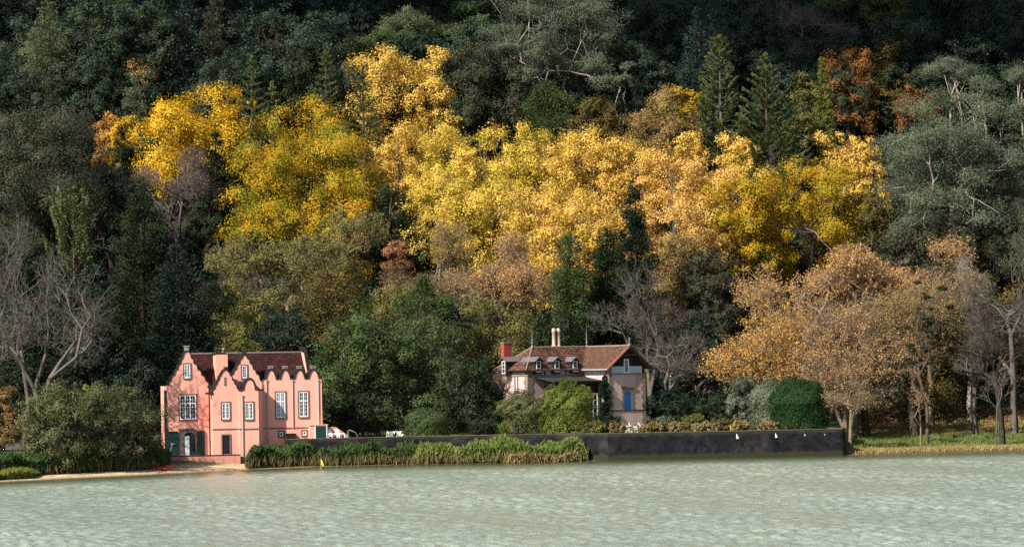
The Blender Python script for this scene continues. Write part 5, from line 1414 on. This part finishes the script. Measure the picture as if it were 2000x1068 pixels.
# left bank
Bs('willow_bush', 'wide olive bush on the left bank', 122, 742, 195, 900, 231, 'willow', .2, base=1.0, lr=.26, dens=.8, twig=260)
Bs('willow_bush', 'olive bush with grey twigs beside the pink house', 242, 744, 170, 900, 234, 'willow', .19, base=1.0, lr=.26, dens=.75, twig=400)
Bs('willow_bush', 'small yellow green bush between the two olive bushes', 186, 752, 62, 830, 236, 'lime', .2, base=1.0)
Bs('willow_bush', 'rusty orange shrub at the left frame edge', 0, 750, 95, 850, 236, 'tan', .2, base=1.2, twig=200)
Bs('low_shrub', 'dark shrub before the left shutter of the pink house', 276, 818, 66, 900, 239, 'dark', .18, base=.8)
fo = P(-60, 880, 241)
fence = tag(empty('wooden_fence', (fo[0], fo[1], 1.3), .08), 'weathered grey board fence behind the left bank reeds', 'fence')
for k in range(2):
    MB().box(0, 8, -.03 - .1 * k, .03, .15 + .75 * k, .28 + .75 * k).build('rail', wood_grey, fence)
fb = MB()
for i in range(40): fb.box(i * .2, i * .2 + .185, .03, .06, 0, 1.5 + .04 * math.sin(i * 2.1))
fb.build('boards', wood_grey, fence)

# reeds
def reeds(name, label, pxs, off, depth, hf, n, seed, green, drymat=None, ndry=0, top=1.0):
    r = np.random.default_rng(seed)
    px = r.uniform(pxs[0], pxs[1], n)
    base_y = np.interp(px, [q[0] for q in SHORE], [q[1] for q in SHORE])
    X = np.array([G(a, b)[0] for a, b in zip(px, base_y)])
    sh = S(X)
    Y = sh + off + r.random(n) * depth
    gz = np.maximum(-.05, ground(X, Y))
    e = np.minimum((px - pxs[0]), (pxs[1] - px)) / 14
    Hh = hf(px) * np.clip(.55 + .45 * e, .3, 1) * (1 + .2 * np.sin(X * .9 + Y * .8) + .15 * np.sin(X * 2.3 + 1) * np.sin(X * .37) + .08 * r.normal(size=n))
    z = gz + Hh * (1 - .85 * r.random(n) ** 1.35)
    pos = np.stack([X, Y, z], 1)
    d = unit(r.normal(size=(n, 3)) * .42 + np.array([.12, -.1, .9]))
    nr = unit(r.normal(size=(n, 3)) * .6 + np.array([0, -.6, .5]))
    V, Fq = cards(r, pos, nr, .52, .24, .35, d)
    o = tag(np_mesh(name, V, Fq, green), label, 'reeds', None, 'stuff')
    if ndry:
        k = r.integers(0, n, ndry)
        pos = np.stack([X[k], Y[k] - r.random(ndry) * .5, gz[k] + Hh[k] * r.uniform(.1, .55, ndry)], 1)
        d = unit(r.normal(size=(ndry, 3)) * .22 + np.array([0, 0, 1.]))
        V, Fq = cards(r, pos, unit(r.normal(size=(ndry, 3)) * .6 + np.array([0, -.8, .1])), .8, .07, .35, d)
        tag(np_mesh('dry_reed_stems', V, Fq, drymat), 'brown stems under ' + label, 'reeds', None, 'stuff')
    return o
reeds('reeds', 'dark green reed bed before the pink house', (478, 618), .6, 3.6, lambda p: 1.55 + 0 * p, 15000, 31, L['reed'], L['dry'], 2200)
reeds('reeds', 'long dark green reed bed under the lake wall', (612, 820), .3, 3.0, lambda p: 1.5 + 0 * p, 19000, 32, L['reed'], L['dry'], 3200)
reeds('reeds', 'pale green reed bed under the lake wall', (806, 1148), .0, 3.0, lambda p: 1.55 - .22 * np.sin((p - 806) * .03), 30000, 33, L['reedlit'], L['dry'], 4200)
reeds('reeds', 'green reed bed along the left bank', (-60, 309), 4.0, 5.0, lambda p: 1.45 + 0 * p, 34000, 34, L['reed'], L['dry'], 5200)
reeds('straw_reeds', 'straw coloured fringe at the right foot of the pale reeds', (985, 1135), -.25, .8, lambda p: .75 + 0 * p, 1500, 35, L['straw'])
reeds('bank_grass', 'short yellow green grass at the far left shore', (-80, 62), 1.2, 3.2, lambda p: .55 + 0 * p, 7000, 36, L['lime'])

# lawn on the right bank
def lawn(name, label, pxs, d0, d1, n, m, ln, seed, wid=.16):
    r = np.random.default_rng(seed)
    px = r.uniform(*pxs, n); by = np.interp(px, [q[0] for q in SHORE], [q[1] for q in SHORE])
    X = np.array([G(a, b)[0] for a, b in zip(px, by)]); Y = S(X) + d0 + (d1 - d0) * r.random(n)
    d = unit(r.normal(size=(n, 3)) * .5 + np.array([0, 0, 1.]))
    pos = np.stack([X, Y, ground(X, Y)], 1) + d * ln * .4
    V, Fq = cards(r, pos, unit(r.normal(size=(n, 3)) * .5 + np.array([0, -.5, .5])), ln, wid, .4, d)
    return tag(np_mesh(name, V, Fq, m), label, 'grass', None, 'stuff')
lawn('grass', 'sunlit rough grass on the right bank', (1645, 2150), 1.0, 26, 26000, L['reedlit'], .34, 41)
lawn('shore_grass', 'straw coloured grass at the water edge of the right bank', (1660, 2150), .4, 4, 7000, L['straw'], .42, 42)
def litter(name, label, px, pys, n, m, seed):
    r = np.random.default_rng(seed)
    x = r.uniform(*px, n); Y = r.uniform(*pys, n); X = (x - 1000) / F * Y
    pos = np.stack([X, Y, ground(X, Y) + .05 + .1 * r.random(n)], 1)
    V, Fq = cards(r, pos, unit(r.normal(size=(n, 3)) * .5 + np.array([0, -.3, 1.])), .26, .8)
    return tag(np_mesh(name, V, Fq, m), label, 'leaves', None, 'stuff')
litter('fallen_leaves', 'red brown fallen leaves on the lawn under the trees of the right bank', (1650, 2080), (268, 284), 9000, L['redleaf'], 44)

# ------------------------------------------------------------------ small things
def kayak(loc, rz, m, label, tilt=0):
    root = tag(empty('kayak', loc, rz), label, 'kayak', 'kayaks pulled up on the sand')
    root.rotation_euler = (tilt, 0, rz)
    n = 18; vs = []; fs = []; k = 12
    for i in range(n + 1):
        t = i / n; x = (t - .5) * 3.1; w = .36 * math.sin(math.pi * min(1, max(0, t))) ** .6 + .01; zk = .10 * abs(2 * t - 1) ** 3
        for j in range(k):
            a = 2 * math.pi * j / k; y = w * math.cos(a); z = .17 + .17 * math.sin(a) * (w / .37) ** .5 + zk
            vs.append((x, y, z))
    for i in range(n):
        for j in range(k): fs.append((i * k + j, i * k + (j + 1) % k, (i + 1) * k + (j + 1) % k, (i + 1) * k + j))
    MB().add(vs, fs, True).build('hull', m, root)
    ck = MB(); pts = [(.42 * math.cos(a), .2 * math.sin(a), .345) for a in np.linspace(0, 2 * math.pi, 17)]
    ck.tube(pts, .025, 6).build('cockpit_rim', black_m, root)
    return root
for px, dd, rz, m, lab, tl in ((331, 2.6, -.35, red_pl, 'red kayak lying on the sand, nearer to the water', .2), (336, 3.8, -.28, orange_pl, 'red orange kayak lying on the sand behind the red one', .1)):
    q = P(px, 915, 236.0); yk = float(S(q[0])) + dd; x = (px - 1000) / F * yk + .05 - 1.2
    kayak((x, yk + .3, float(ground(x + .8, yk)) + .05), rz, m, lab, tl)

p = G(627, 917)
fl = tag(empty('marker_flag', (p[0], p[1], 0)), 'small yellow flag on a wooden stake in the shallow water', 'flag')
MB().tube([(0, 0, -1.0), (.02, 0, .98)], .035, 8).build('stake', wood_post, fl)
MB().slab([(.03, -.03, .98), (.12, -.10, .86), (.27, -.07, .42), (.18, -.02, .34), (.06, -.04, .55)], .02).build('flag_cloth', yellow_m, fl)

p = P(332, 886, 244.0)
rk = tag(empty('rake', tuple(p)), 'thin grey rake leaning against the green boat house shutter', 'rake')
MB().tube([(0, -.35, -.05), (.2, .35, .95)], .022, 6).build('handle', pipe_m, rk)
MB().box(.02, .42, .31, .37, .93, .98).build('head', pipe_m, rk)

def chair(loc, rz, label, rx=0.0, group='white plastic garden chairs'):
    root = tag(empty('garden_chair', loc), label, 'chair', group); root.rotation_euler = (rx, 0, rz)
    s = MB()
    for i in range(6): s.box(-.25, .25, -.26 + i * .09, -.26 + i * .09 + .078, .36 + .012 * (5 - i), .395 + .012 * (5 - i))
    s.build('seat', white_pl, root)
    b = MB()
    for i in range(6):
        x = -.25 + i * .085; tt = .96 + .09 * math.sin(math.pi * (i + .5) / 6)
        b.add([(x, .26, .38), (x + .072, .26, .38), (x + .072, .62, tt), (x, .62, tt), (x, .30, .38), (x + .072, .30, .38), (x + .072, .66, tt), (x, .66, tt)],
              [(0, 1, 2, 3), (7, 6, 5, 4), (0, 4, 5, 1), (1, 5, 6, 2), (2, 6, 7, 3), (3, 7, 4, 0)])
    b.add([(-.26, .40, .56), (.26, .40, .56), (.26, .44, .64), (-.26, .44, .64), (-.26, .45, .56), (.26, .45, .56), (.26, .49, .64), (-.26, .49, .64)], [(0, 1, 2, 3), (7, 6, 5, 4), (0, 4, 5, 1), (1, 5, 6, 2), (2, 6, 7, 3), (3, 7, 4, 0)])
    b.build('backrest', white_pl, root)
    for sx in (-1, 1):
        MB().tube([(sx * .3, -.30, .0), (sx * .3, -.32, .45), (sx * .31, -.22, .6), (sx * .31, .1, .61), (sx * .3, .42, .55)], .03, 8).build('armrest', white_pl, root)
        MB().tube([(sx * .27, .22, .40), (sx * .29, .34, .0)], .03, 8).build('leg', white_pl, root)
    return root
for px, lab in ((650, 'white plastic garden chair by the pink stair parapet, nearer the green door'), (664.5, 'white plastic garden chair by the pink stair parapet, farther from the green door')):
    p = P(px, 855, 247.35); chair((p[0], 247.35, GZ + .02), R(38), lab)
for px, rz, rx, lab in ((764, R(15), R(-58), 'white plastic chair tipped forward behind the lake wall, left of the pair'), (777, R(-20), R(-50), 'white plastic chair tipped forward behind the lake wall, right of the pair')):
    p = P(px, 852, 249.8); chair((p[0], 249.8, GZ + .18), rz, lab, rx)
p = P(1241, 838, 254.6); chair((p[0], 254.6, GZ), R(70), 'white garden chair beside the folding table below the villa')
p = P(1259, 838, 255); chair((p[0], 255, GZ), R(100), 'white slatted garden chair standing alone right of the folding table')
p = P(1227, 838, 254.4)
tb = tag(empty('folding_table', (p[0], 254.4, GZ), .3), 'small white folding table with crossed legs below the villa', 'table')
MB().lathe([(.01, .70), (.42, .70), (.44, .72), (.42, .74), (.01, .745)], 0, 0, 18).build('tabletop', white_pl, tb)
for sx in (-1, 1):
    MB().tube([(sx * .28, -.2, 0), (-sx * .28, -.2, .70)], .022, 6).build('leg', white_pl, tb)
    MB().tube([(sx * .28, .2, 0), (-sx * .28, .2, .70)], .022, 6).build('leg', white_pl, tb)

# ------------------------------------------------------------------ unseen cloud, added and shaped along the sun rays to shade the upper slope
cr = np.random.default_rng(9)
import bmesh
bmc = bmesh.new()
for yy, x0, rr in ((383, 42, 10), (392, 26, 12), (413, -38, 15), (438, -62, 18), (466, -80, 20), (492, -90, 22)):
    for xx in np.arange(x0, 125, 11.0):
        x, y = xx + cr.uniform(-4, 4), yy + cr.uniform(-5, 5)
        c = Vector((x, y, float(ground(x, y)) + 12)) + to_sun * float(620 + cr.uniform(-30, 30))
        bmesh.ops.create_icosphere(bmc, subdivisions=2, radius=float(rr * cr.uniform(.85, 1.2)), matrix=Matrix.Translation(c))
mc = bpy.data.meshes.new('cloud'); bmc.to_mesh(mc); bmc.free()
clm = surf('shade_cloud_white', (.85, .85, .86), (.9, .9, .9), .02, 1.0)
tag(link_mesh('cloud', mc, clm), kind='structure')

if DEBUG:
    bpy.context.view_layer.update()
    from mathutils.bvhtree import BVHTree
    bt = BVHTree.FromPolygons([v.co for v in mc.vertices], [list(f.vertices) for f in mc.polygons])
    for X in (-80, -60, -40, -20, 0, 20, 40, 60, 80):
        print('shade', X, [Y for Y in range(330, 470, 6) if bt.ray_cast(Vector((X, Y, float(ground(X, Y)) + 12)), to_sun)[0]])
